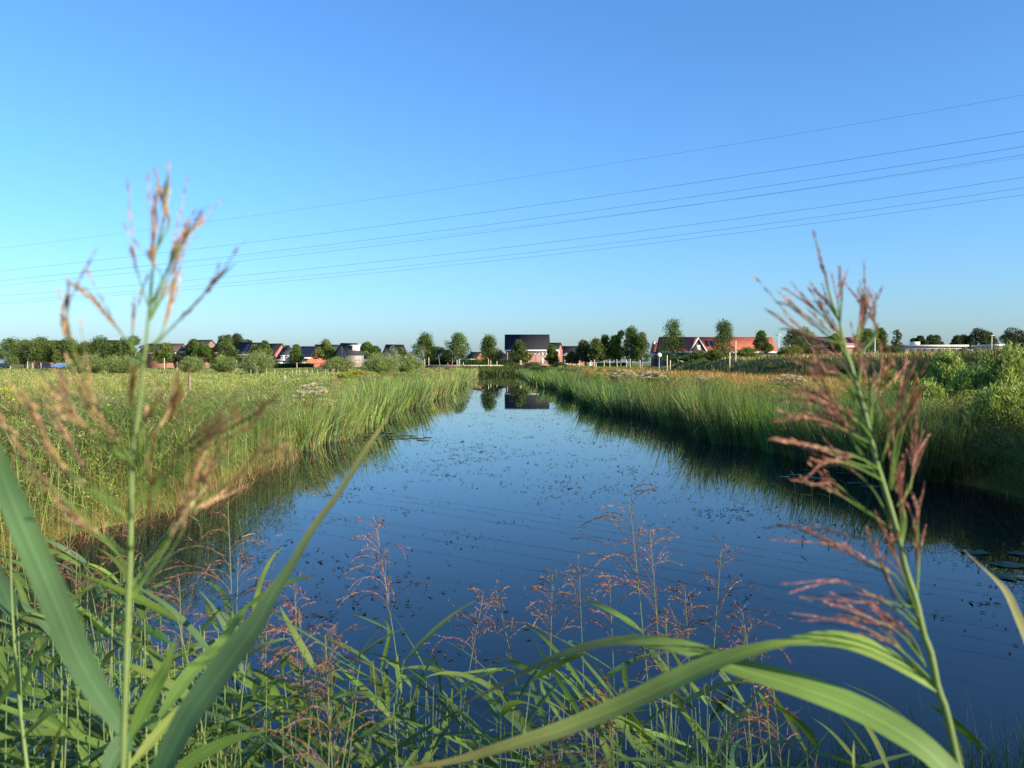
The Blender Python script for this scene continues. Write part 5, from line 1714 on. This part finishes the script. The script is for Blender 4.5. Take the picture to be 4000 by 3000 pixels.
leaf_px(root, [(3660, 2690), (3520, 2600), (3380, 2530), (3240, 2500), (3080, 2510), (2950, 2540), (2800, 2590), (2650, 2655), (2450, 2750), (2200, 2850), (1980, 2915), (1760, 2975), (1520, 3010)], d, 102, GREEN * 1.55 + np.array([.05, .03, 0]),
        face=[(0.25, -0.8, 0.55), (0.2, -0.5, 0.9), (0.1, -0.35, 1.0), (-0.3, -0.6, 0.9), (-0.35, -0.8, 0.6)], d1=0.66,
        prof=[(0, 0.35), (0.07, 0.65), (0.17, 0.98), (0.26, 0.8), (0.33, 0.42), (0.40, 0.55), (0.5, 0.92), (0.6, 1.0), (0.75, 0.72), (0.9, 0.28), (1, 0.02)], tipcol=(0.26, 0.2, 0.08))
leaf_px(root, [(3820, 3140), (3640, 2950), (3480, 2840), (3300, 2750), (3080, 2670), (2880, 2610), (2680, 2535), (2520, 2507), (2400, 2507), (2250, 2540), (2100, 2600), (1950, 2680), (1760, 2775)], 0.60, 122, GREEN * 1.15,
        face=[(0.1, -0.75, 0.6), (0.0, -0.6, 0.8), (-0.1, -0.5, 0.9), (-0.3, -0.6, 0.8)], d1=0.74,
        prof=[(0, 0.75), (0.15, 1.0), (0.3, 0.92), (0.5, 0.62), (0.62, 0.42), (0.75, 0.32), (0.9, 0.18), (1, 0.01)], tipcol=(0.2, 0.16, 0.08))
root2 = empty('common_reed', (0, 0, 0))
tag(root2, 'reed with a thin withered leaf entering at the right frame edge', 'reed', 'tall reeds close to the viewer')
leaf_px(root2, [(4080, 2700), (4020, 2520), (3980, 2420), (3935, 2320), (3890, 2265), (3830, 2210), (3765, 2148)], 0.8, 42, (0.30, 0.30, 0.13), prof=[(0, 1), (0.3, 0.9), (0.5, 0.7), (0.68, 0.35), (0.8, 0.16), (1, 0.06)], tipcol=(0.25, 0.17, 0.1))
stem_px(root2, [(4130, 3100), (4110, 2850), (4080, 2690)], 0.8, 0.004, 0.003)

# --- the large reed on the left
d = 0.45
root = empty('common_reed', (0, 0, 0))
tag(root, 'large blurred reed on the left with tan plume rising against the sky', 'reed', 'tall reeds close to the viewer')
ls = [(478, 3150), (480, 3000), (484, 2880), (490, 2700), (500, 2400), (508, 2200), (512, 2000), (515, 1850), (525, 1720), (540, 1620), (550, 1530), (560, 1430), (573, 1320), (580, 1240), (590, 1120), (600, 1030), (615, 960),
      (630, 900), (645, 800), (658, 700), (655, 645)]
stem_px(root, ls, d, 0.0021, 0.0003)
LB = [Z1((1080, 1200), (1100, 900), (1105, 700), (1100, 500), (1118, 310)), Z1((1130, 700), (1170, 500), (1210, 300), (1212, 90)), Z1((1140, 660), (1180, 480), (1165, 230)),
      Z1((1080, 1200), (1150, 1040), (1230, 860), (1270, 790)), Z1((1075, 1120), (1200, 840), (1310, 650), (1455, 465)), Z1((1200, 850), (1320, 640), (1370, 480)),
      Z1((1065, 1090), (1010, 920), (970, 780), (942, 680)), Z1((1060, 1400), (1150, 1330), (1215, 1150), (1255, 950), (1292, 830)), Z1((1050, 1420), (1160, 1300), (1210, 1120), (1240, 930)),
      Z1((1060, 1450), (1200, 1290), (1400, 1090), (1560, 910), (1675, 805)), Z1((950, 1560), (955, 1250), (960, 1150), (966, 1050)), Z1((1040, 1500), (900, 1330), (780, 1180), (620, 1020), (480, 905)),
      Z1((900, 1330), (760, 1150), (620, 970)), Z1((900, 1750), (620, 1590), (540, 1440), (480, 1260), (430, 1010)), Z1((540, 1440), (490, 1230), (488, 945)),
      Z2((900, 720), (700, 540), (500, 370), (400, 240), (290, 90)), Z2((920, 760), (700, 560), (560, 440), (470, 330)), Z2((960, 800), (860, 600), (640, 330), (540, 130)),
      Z2((850, 1150), (700, 950), (560, 700), (460, 540), (360, 300)), Z2((800, 1350), (500, 1050), (350, 900), (210, 750), (100, 560), (0, 400)), Z2((900, 1400), (700, 1250), (450, 1000), (250, 800), (100, 600)),
      Z2((920, 1150), (600, 930), (400, 700), (270, 480), (80, 200)), Z2((940, 1100), (700, 960), (560, 870), (460, 800)), Z2((1000, 760), (1020, 560), (1050, 400), (1062, 320)),
      Z2((960, 780), (1150, 450), (1250, 290), (1310, 180)), Z2((960, 620), (950, 300), (945, 60)), Z2((990, 900), (1180, 560), (1240, 380), (1290, 200)),
      Z2((960, 1000), (1150, 850), (1300, 650), (1500, 500), (1700, 250)), Z2((960, 1050), (1200, 850), (1400, 640), (1560, 520), (1690, 400)), Z2((940, 1650), (1050, 1500), (1250, 1250), (1350, 1000), (1440, 800), (1480, 670)),
      Z2((1150, 1380), (1250, 1260), (1400, 930), (1500, 830), (1600, 560)), Z2((930, 1750), (1200, 1350), (1330, 1120), (1500, 1050), (1650, 920)), Z2((1100, 950), (1300, 760), (1500, 580), (1800, 430), (1900, 340), (2010, 260)),
      Z2((1300, 1150), (1500, 1000), (1700, 860), (1850, 700), (2060, 615)), Z2((930, 1200), (1050, 860), (1090, 700), (1110, 560)), Z2((920, 1500), (750, 1300), (560, 1150), (420, 1050)), Z2((930, 1400), (1060, 1150), (1080, 950), (1150, 800))]
plume_px(root, LB, ls, d, TANP, spike=0.0066, bw=0.00055, nper=2100, sw=0.0012, extra=0.45, twig=0.035)
leaf_px(root, [(483, 2854), (380, 2697), (304, 2561), (239, 2404), (163, 2225), (108, 2100), (33, 1915), (-10, 1790), (-70, 1640)], 0.45, 112, BLUEG, face=[(0.5, -0.85, 0.1), (0.5, -0.8, 0.2), (0.3, -0.9, 0.2)], d1=0.40,
        prof=[(0, 0.45), (0.1, 0.8), (0.35, 1.0), (0.7, 0.85), (0.9, 0.55), (1, 0.2)])
root = empty('common_reed', (0, 0, 0))
tag(root, 'reed with one long blue-green leaf slanting up to the water from lower left', 'reed', 'tall reeds close to the viewer')
leaf_px(root, [(590, 3120), (721, 2832), (814, 2697), (911, 2561), (1003, 2436), (1058, 2333), (1128, 2225), (1200, 2100), (1244, 2032), (1325, 1924), (1434, 1750), (1488, 1669), (1545, 1570)], 0.55, 128, BLUEG,
        face=[(-0.5, -0.85, 0.1), (-0.4, -0.85, 0.2), (0.1, -0.95, 0.3), (0.5, -0.8, 0.3)], d1=0.62,
        prof=[(0, 0.9), (0.15, 0.98), (0.3, 0.85), (0.42, 0.5), (0.52, 0.28), (0.7, 0.2), (0.85, 0.14), (1, 0.01)], tipcol=(0.24, 0.19, 0.06))
stem_px(root, [(610, 3300), (600, 3230), (590, 3180)], 0.55, 0.003, 0.001)
for (lb, st, lv, dd) in [
    ('reed at lower left with short sunlit leaves beside the blurred plume', [(500, 3150), (505, 2950), (508, 2876)],
     [([(510, 2876), (597, 2697), (650, 2600), (690, 2480)], 62, GREEN * 1.15), ([(508, 2990), (620, 2860), (700, 2770), (800, 2690)], 42, YEL), ([(506, 2876), (440, 2960), (400, 3080)], 90, BLUEG * 0.9)], 0.7),
    ('reed with a broad pale leaf rising left of the long blue-green leaf', [(600, 3150), (610, 2900), (624, 2800)],
     [([(624, 2800), (700, 2690), (760, 2615), (846, 2534), (922, 2430), (990, 2340)], 66, GREEN * 1.15), ([(660, 3050), (760, 2960), (900, 2890), (1060, 2850)], 60, GREEN)], 0.9),
    ('jointed reed stem with split leaves at the left frame edge', [(125, 3150), (80, 2780), (50, 2425), (42, 2200), (38, 1950)],
     [([(48, 2410), (28, 2330), (-20, 2230), (-60, 2150)], 70, BLUEG), ([(87, 2707), (140, 2590), (206, 2470)], 58, GREEN), ([(70, 2640), (30, 2700), (-30, 2790)], 55, GREEN), ([(58, 2500), (130, 2480), (210, 2505)], 26, GREEN),
      ([(85, 2800), (170, 2790), (245, 2835), (290, 2890)], 40, GREEN), ([(90, 2880), (200, 2780), (330, 2700)], 26, YEL)], 0.95),
    ('short yellow-tipped blade at the bottom left edge', [(190, 3150), (205, 3000), (208, 2960)], [([(208, 2970), (220, 2890), (255, 2810)], 26, np.array([0.33, 0.25, 0.06]))], 0.9),
    ('pale pointed shoot standing below the arching leaf', [(3332, 3150), (3333, 3010), (3334, 2990)], [([(3334, 2998), (3333, 2950), (3336, 2892)], 15, YEL)], 0.9),
    ('stubby pale blade at the bottom left of the centre', [(1400, 3150), (1412, 3040), (1420, 3010)], [([(1412, 3040), (1430, 2960), (1455, 2845)], 36, YEL * 1.1)], 0.9),
]:
    root = empty('common_reed', (0, 0, 0))
    tag(root, lb, 'reed', 'tall reeds close to the viewer')
    stem_px(root, st, dd, 0.0028, 0.0004)
    for (pts, w, c) in lv:
        leaf_px(root, pts, dd, w, c, face=(rng.uniform(-0.5, 0.5), -0.8, rng.uniform(0.2, 0.7)), d1=dd + rng.uniform(-0.08, 0.12))


# --- reeds standing in the near water, each a plant of its own
def reed(label, px, top_py, d, lean=0.06, lean_az=math.pi, plume=0.2, plume_cols=PURP, nleaf=8, wind=math.pi, spread=0.75, droop=1.0, leafL=(0.26, 0.46), leafW=0.021, col=GREEN, group='reeds in the near water', fmin=0.3, drop=0.0, tw=1.0):
    top = P(px, top_py, d)
    rx, ry = math.cos(lean_az), math.sin(lean_az)
    gx_, gy_ = top[0], top[1]
    hgt = 2.0
    for _ in range(3):
        bx, by = gx_ - rx * lean * hgt, gy_ - ry * lean * hgt
        z0 = max(float(gz(bx, by)), -0.3) - 0.05
        hgt = top[2] - z0
    root = empty('common_reed', (bx, by, z0))
    tag(root, label, 'reed', group)
    B = np.array([0, 0, 0.0])
    Tt = np.array([top[0] - bx, top[1] - by, hgt])
    t = np.linspace(0, 1, 14)[:, None]
    mid = np.array([Tt[0] * 0.25, Tt[1] * 0.25, hgt * 0.55])
    axis = (1 - t) ** 2 * B + 2 * t * (1 - t) * mid + t * t * Tt
    zfrac = axis[:, 2] / hgt
    r0 = 0.0030
    a = Acc()
    nk = max(2, int(13 * (1 - plume / hgt)) + 1) if plume else 14
    a.tube(axis, np.linspace(r0, 0.0008, 14), 6, np.linspace([0.14, 0.17, 0.055], [0.16, 0.23, 0.075], 14))
    a.build('stem', M['stem'], root, smooth_shade=True)
    fmax = 1 - (plume + 0.02) / hgt if plume else 0.98

    def at(f):
        return np.array([np.interp(f, zfrac, axis[:, i]) for i in range(3)])
    for k in range(nleaf):
        f = fmin + (fmax - fmin) * (k + 0.2 + 0.6 * rng.random()) / nleaf
        L = rng.uniform(*leafL) * (0.75 if k == nleaf - 1 else 1)
        az = rng.normal(wind, spread) + (0.5 if k % 2 else -0.5)
        e0 = rng.uniform(0.75, 1.35)
        if not plume and k == nleaf - 1:
            f, e0, L = 0.995, rng.uniform(0.55, 1.0), L * 0.7
        e1 = e0 + droop * rng.uniform(0.15, 0.95)
        n = 16
        u = np.linspace(0, 1, n)
        th = e0 + (e1 - e0) * u ** 1.3
        dl = L / (n - 1)
        hh = np.concatenate([[0], np.cumsum(np.sin(th[1:]) * dl)])
        vv = np.concatenate([[0], np.cumsum(np.cos(th[1:]) * dl)])
        az_ = az + rng.uniform(-0.5, 0.5) * u ** 2
        p = at(f)
        c = np.stack([p[0] + np.cos(az_) * hh, p[1] + np.sin(az_) * hh, p[2] + vv], -1)
        W = leafW * rng.uniform(0.65, 1.2) * np.minimum(1, 0.3 + 3.4 * u) * (1 - u ** 2.6) + 0.0006
        ro = rng.normal(0, 0.55)
        side = np.stack([-np.sin(az_), np.cos(az_), np.zeros(n)], -1)
        fc = np.stack([np.cos(az_) * -np.cos(th), np.sin(az_) * -np.cos(th), np.sin(th)], -1) * math.cos(ro) + side * (math.sin(ro) * np.linspace(0.6, 1.2 * tw, n))[:, None]
        lc = vcol([col, col * 1.12, BLUEG, col * 0.9], 1, 0.14, 0.06)[0]
        if f < fmin + 0.12 and rng.random() < 0.35:
            lc = np.array([0.32, 0.24, 0.10])
        b = Acc()
        b.ribbon(c, W, fc, np.linspace(lc, lc * np.array([1.1, 1.0, 0.85]), n), 0.2)
        b.build('leaf', M['leaf'], root, smooth_shade=True)
    if plume:
        a = Acc()
        nb = int(rng.integers(13, 24))
        for k in range(nb):
            q = (k + rng.random()) / nb
            f = fmax + (1 - fmax) * q
            p = at(f)
            L = plume * (0.66 * (1 - q) + 0.2) * rng.uniform(0.55, 1.3)
            az = rng.normal(wind, 1.25) if rng.random() < 0.75 else rng.uniform(0, 6.3)
            e0 = rng.uniform(0.25, 0.6)
            e1 = e0 + rng.uniform(0.6, 1.4) * (0.8 + drop)
            n = 9
            u = np.linspace(0, 1, n)
            th = e0 + (e1 - e0) * u
            hh = np.cumsum(np.sin(th)) * L / n
            vv = np.cumsum(np.cos(th)) * L / n
            c = np.stack([p[0] + math.cos(az) * hh, p[1] + math.sin(az) * hh, p[2] + vv], -1)
            c = np.concatenate([[p], c])
            a.tube(c, np.linspace(0.0008, 0.0004, n + 1), 3, plume_cols[2])
            spikelets(a, c, int(520 * L) + 8, 0.010, 0.0019, plume_cols, 0.25, 0.16, 0.12)
            for w_ in range(2):
                j = rng.integers(2, n - 1)
                tt = c[j + 1] - c[j - 1]
                tt /= np.linalg.norm(tt)
                e = c[j] + (tt + 0.4 * rng.standard_normal(3)) * L * 0.3
                spikelets(a, [c[j], 0.5 * (c[j] + e), e], 14, 0.009, 0.0018, plume_cols, 0.1, 0.18, 0.1)
        a.build('panicle', M['straw'], root)
    return root


BR = np.array([[0.22, 0.12, 0.07], [0.30, 0.19, 0.11], [0.17, 0.09, 0.06], [0.36, 0.25, 0.15]])
PK = np.array([[0.21, 0.12, 0.08], [0.16, 0.085, 0.06], [0.26, 0.175, 0.105], [0.23, 0.10, 0.075]])
HERO = [
    # px, top, d, lean, az, plume, colours, leaves, wind, droop, drop, label
    (1468, 2050, 2.5, .10, math.pi, .27, PURP, 8, math.pi, 1.1, .8, 'leafy reed with curved purple plume left of the centre water'),
    (2455, 1925, 2.35, .07, math.pi, .30, BR, 6, math.pi, .9, .6, 'tallest plumed reed over the water right of centre'),
    (2540, 2080, 2.5, .05, math.pi, .26, PURP, 6, math.pi, .9, .7, 'drooping purple plumed reed beside the tallest one'),
    (2818, 2140, 2.5, .05, 0.3, .25, BR, 6, 0.6, .6, .3, 'upright tan plumed reed with leaf pointing up right'),
    (2158, 2240, 2.6, .03, 1.0, .22, BR, 6, math.pi, .9, .4, 'thin upright brown plumed reed at the centre'),
    (1890, 2310, 2.6, .12, 0.2, .20, PURP, 7, math.pi, 1.0, 1.0, 'reed leaning right with small purple tuft'),
    (1935, 2290, 2.9, .14, math.pi, .22, BR, 5, math.pi, 1.0, .8, 'reed plume bending left behind the thin upright one'),
    (2380, 2240, 2.7, .03, math.pi, .22, PURP, 6, math.pi, .9, .5, 'slim dark plumed reed left of the tallest reed'),
    (2675, 2300, 2.6, .04, math.pi, .24, BR, 6, math.pi, .8, .5, 'reed with bunched brown plume right of the drooping pair'),
    (2900, 2390, 2.4, .10, math.pi, .22, PURP, 6, math.pi, 1.0, 1.1, 'nodding dark plumed reed over the arching leaf'),
    (2600, 2420, 2.2, .04, math.pi, .24, PK, 6, math.pi, .9, .9, 'pink-tinged plumed reed behind the long arching leaf'),
    (3015, 2640, 2.2, .07, math.pi, .22, PURP, 5, math.pi, 1.0, 1.1, 'brown hanging plume below the arching leaf at right'),
    (890, 1960, 2.2, .02, math.pi, .30, PK, 6, math.pi, 1.0, 1.2, 'tall jointed reed with drooping pink plume left of the water'),
    (930, 2180, 2.3, .02, 0.2, .28, PK, 5, math.pi, 1.0, 1.0, 'second tall pink plumed reed just right of the jointed one'),
    (1045, 2300, 2.4, .02, 0.4, .24, PK, 6, math.pi, 1.0, .9, 'bushy pink plumed reed beyond the long blue-green leaf'),
    (1150, 2270, 2.6, .02, math.pi, .26, PURP, 6, math.pi, .9, .9, 'faint purple plumed reed in the water left of centre'),
    (1170, 2380, 2.3, .03, math.pi, .24, PURP, 6, math.pi, .9, .9, 'dull brown plumed reed below the faint purple one'),
    (1270, 2480, 1.7, .03, math.pi, .25, PK, 6, 0.3, .9, .5, 'upright crimson plumed reed at lower left of centre'),
    (1300, 2600, 1.5, .03, 0.3, .25, PK, 6, math.pi, .9, .6, 'low crimson plumed reed at the bottom left of centre'),
    (2380, 2680, 1.7, .04, math.pi, .22, PK, 6, math.pi, .9, 1.0, 'pink plume bending over the bottom centre leaves'),
    (2150, 2850, 1.5, .04, math.pi, .22, PK, 5, math.pi, .9, 1.2, 'lowest pink plume at the bottom edge'),
    (520, 2050, 1.9, .02, 0.2, .28, PK, 6, math.pi, .9, 1.1, 'reed with hanging reddish plume behind the blurred left stem'),
    (300, 2150, 2.3, .02, 0.2, .25, PK, 7, math.pi, .9, 1.1, 'reddish plumed reed at left below the blurred plume'),
    (700, 2260, 2.1, .02, math.pi, .24, PK, 7, 2.4, .9, 1.0, 'brown plumed reed between the two big left leaves'),
    (2260, 2200, 3.1, .03, math.pi, .2, BR, 5, math.pi, .9, .6, 'distant small brown plume between the centre reeds'),
]
for (px, ty, d, ln, az, pl, pc, nl, wd, dr, dp, lb) in HERO:
    reed(lb, px, ty, d, ln, az, pl, pc, nl + 1, wd, 0.5, dr, drop=dp)
# leafy reeds with no plume: the tangle along the bottom edge
PLACES = [('left side under the blurred plume', -60, 560, 2130, 2420, 2.0, 3.4, 34), ('lower left corner', 0, 480, 2330, 2750, 1.4, 2.3, 36), ('lower left, in front of the dark water', 480, 1050, 2380, 2820, 1.5, 2.5, 44), ('bottom edge left of the centre', 1050, 1700, 2560, 2950, 1.5, 2.6, 50),
          ('bottom edge at the centre', 1700, 2350, 2640, 2960, 1.5, 2.6, 40), ('bottom edge right of the centre', 2350, 3000, 2680, 2980, 1.5, 2.6, 38), ('bottom edge near the right corner', 3000, 3900, 2850, 3020, 1.6, 2.6, 10)]
for (wh, x0, x1, t0, t1, d0, d1, n) in PLACES:
    for k in range(n):
        reed('plumeless reed in the tangle along the ' + wh, x0 + (x1 - x0) * (k + rng.random()) / n, rng.uniform(t0, t1), rng.uniform(d0, d1), rng.uniform(0.0, 0.14), rng.uniform(0, 6.3), 0, None,
             rng.integers(7, 12), math.pi + rng.normal(0, 0.3) if rng.random() < 0.75 else rng.uniform(-0.5, 0.5), 0.5, rng.uniform(0.7, 1.3), (0.26, 0.5), 0.0185, col=GREEN * 0.78, group='plumeless reeds ' + wh, fmin=0.35)


# --- sparse reeds standing in the open water on the right and left
for (px, by, hh, lb) in [(2870, 1890, .45, 'short sparse reed in open water, nearest the centre'), (2960, 1935, .5, 'short sparse reed in open water, second from the centre'), (3030, 1960, .55, 'short sparse reed left of the purple plume'),
                         (3100, 1985, .6, 'sparse dark reed behind the left tips of the purple plume'), (3170, 1990, .6, 'sparse dark reed among the purple plume branches'), (3240, 2010, .7, 'sparse dark reed behind the purple plume'),
                         (3300, 2035, .6, 'sparse dark reed just behind the main plume stem'), (3130, 2040, .55, 'lowest sparse dark reed in the open water'), (1000, 2130, .5, 'small sparse reed in the left bank reflection'), (925, 2160, .55, 'second small reed in the left bank reflection'),
                         (760, 2120, .55, 'small reed at the foot of the left bank reeds')]:
    d = F * H / (by - 1418)
    ty = by - hh * F / d
    reed(lb, px, ty, d, rng.uniform(0.0, 0.2), rng.uniform(2.2, 4), 0, None, 4, math.pi, 1.2, 0.8, (0.15, 0.3), 0.016, col=BLUEG, group='sparse reeds in the open water', fmin=0.55)

# --- broad-leaved herb at lower left, dark sedge at lower right, ground cover at the viewer's feet
for (px, ty, d, lb) in [(600, 2330, 2.1, 'bright broad-leaved herb behind the big left leaves'), (720, 2460, 1.9, 'yellow-green broad-leaved herb beside the long blue-green leaf'), (640, 2620, 1.7, 'low broad-leaved herb at the bottom left'),
                        (820, 2400, 2.0, 'broad-leaved herb against the water at left'), (560, 2480, 1.9, 'broad-leaved herb hidden behind the blurred stem')]:
    top = P(px, ty, d)
    z0 = float(gz(top[0], top[1])) - 0.1
    root = empty('water_herb', (top[0], top[1], z0))
    tag(root, lb, 'herb', 'broad-leaved herbs at lower left')
    hh = top[2] - z0
    st, lf = Acc(), Acc()
    for s in range(5):
        e = np.array([rng.normal(0, 0.07), rng.normal(0, 0.07), hh * rng.uniform(0.85, 1.0)])
        st.tube([(0, 0, 0), e * np.array([0.6, 0.6, 0.5]), e], [0.004, 0.0035, 0.002], 5, (0.16, 0.2, 0.06))
        for k in range(16):
            f = rng.uniform(0.55, 1.0)
            p = np.array([0, 0, 0]) * (1 - f) + e * f
            az, el = rng.uniform(0, 6.3), rng.uniform(0.1, 0.7)
            L = rng.uniform(0.05, 0.085)
            u = np.linspace(0, 1, 6)
            c = p + np.stack([np.cos(az) * u * L, np.sin(az) * u * L, u * L * el - 0.03 * u * u], -1)
            lf.ribbon(c, 0.024 * np.sin(np.pi * (0.08 + 0.9 * u)) + 0.0008, (0.05, -0.1, 1), vcol([(0.17, 0.25, 0.05), (0.13, 0.21, 0.05)], 1)[0], 0.25)
    st.build('stem', M['stem'], root)
    lf.build('foliage', M['leaf'], root, smooth_shade=True)

a = Acc()
n = 2600
x = rng.uniform(1.0, 3.1, n)
y = rng.uniform(2.9, 4.6, n)
b = np.stack([x, y, np.full(n, -0.1)], -1)
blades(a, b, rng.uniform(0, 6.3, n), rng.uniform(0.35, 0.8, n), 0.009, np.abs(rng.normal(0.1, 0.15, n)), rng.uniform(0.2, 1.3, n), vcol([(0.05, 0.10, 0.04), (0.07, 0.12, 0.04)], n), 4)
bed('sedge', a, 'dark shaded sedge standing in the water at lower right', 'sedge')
a = Acc()
n = 8000
x = -2.9 + 4.0 * rng.random(n) ** 1.7
y = rng.uniform(1.5, 3.3, n)
b = np.stack([x, y, np.maximum(gz(x, y), -0.15)], -1)
blades(a, b, rng.normal(math.pi, 1.2, n), rng.uniform(0.35, 0.95, n), 0.011, np.abs(rng.normal(0.2, 0.2, n)), rng.uniform(0.2, 1.3, n), vcol([(0.05, 0.09, 0.03), (0.075, 0.12, 0.035), (0.20, 0.13, 0.06)], n), 4)
bed('bank_sedge', a, 'low green blades under the reeds at the bottom edge', 'sedge')
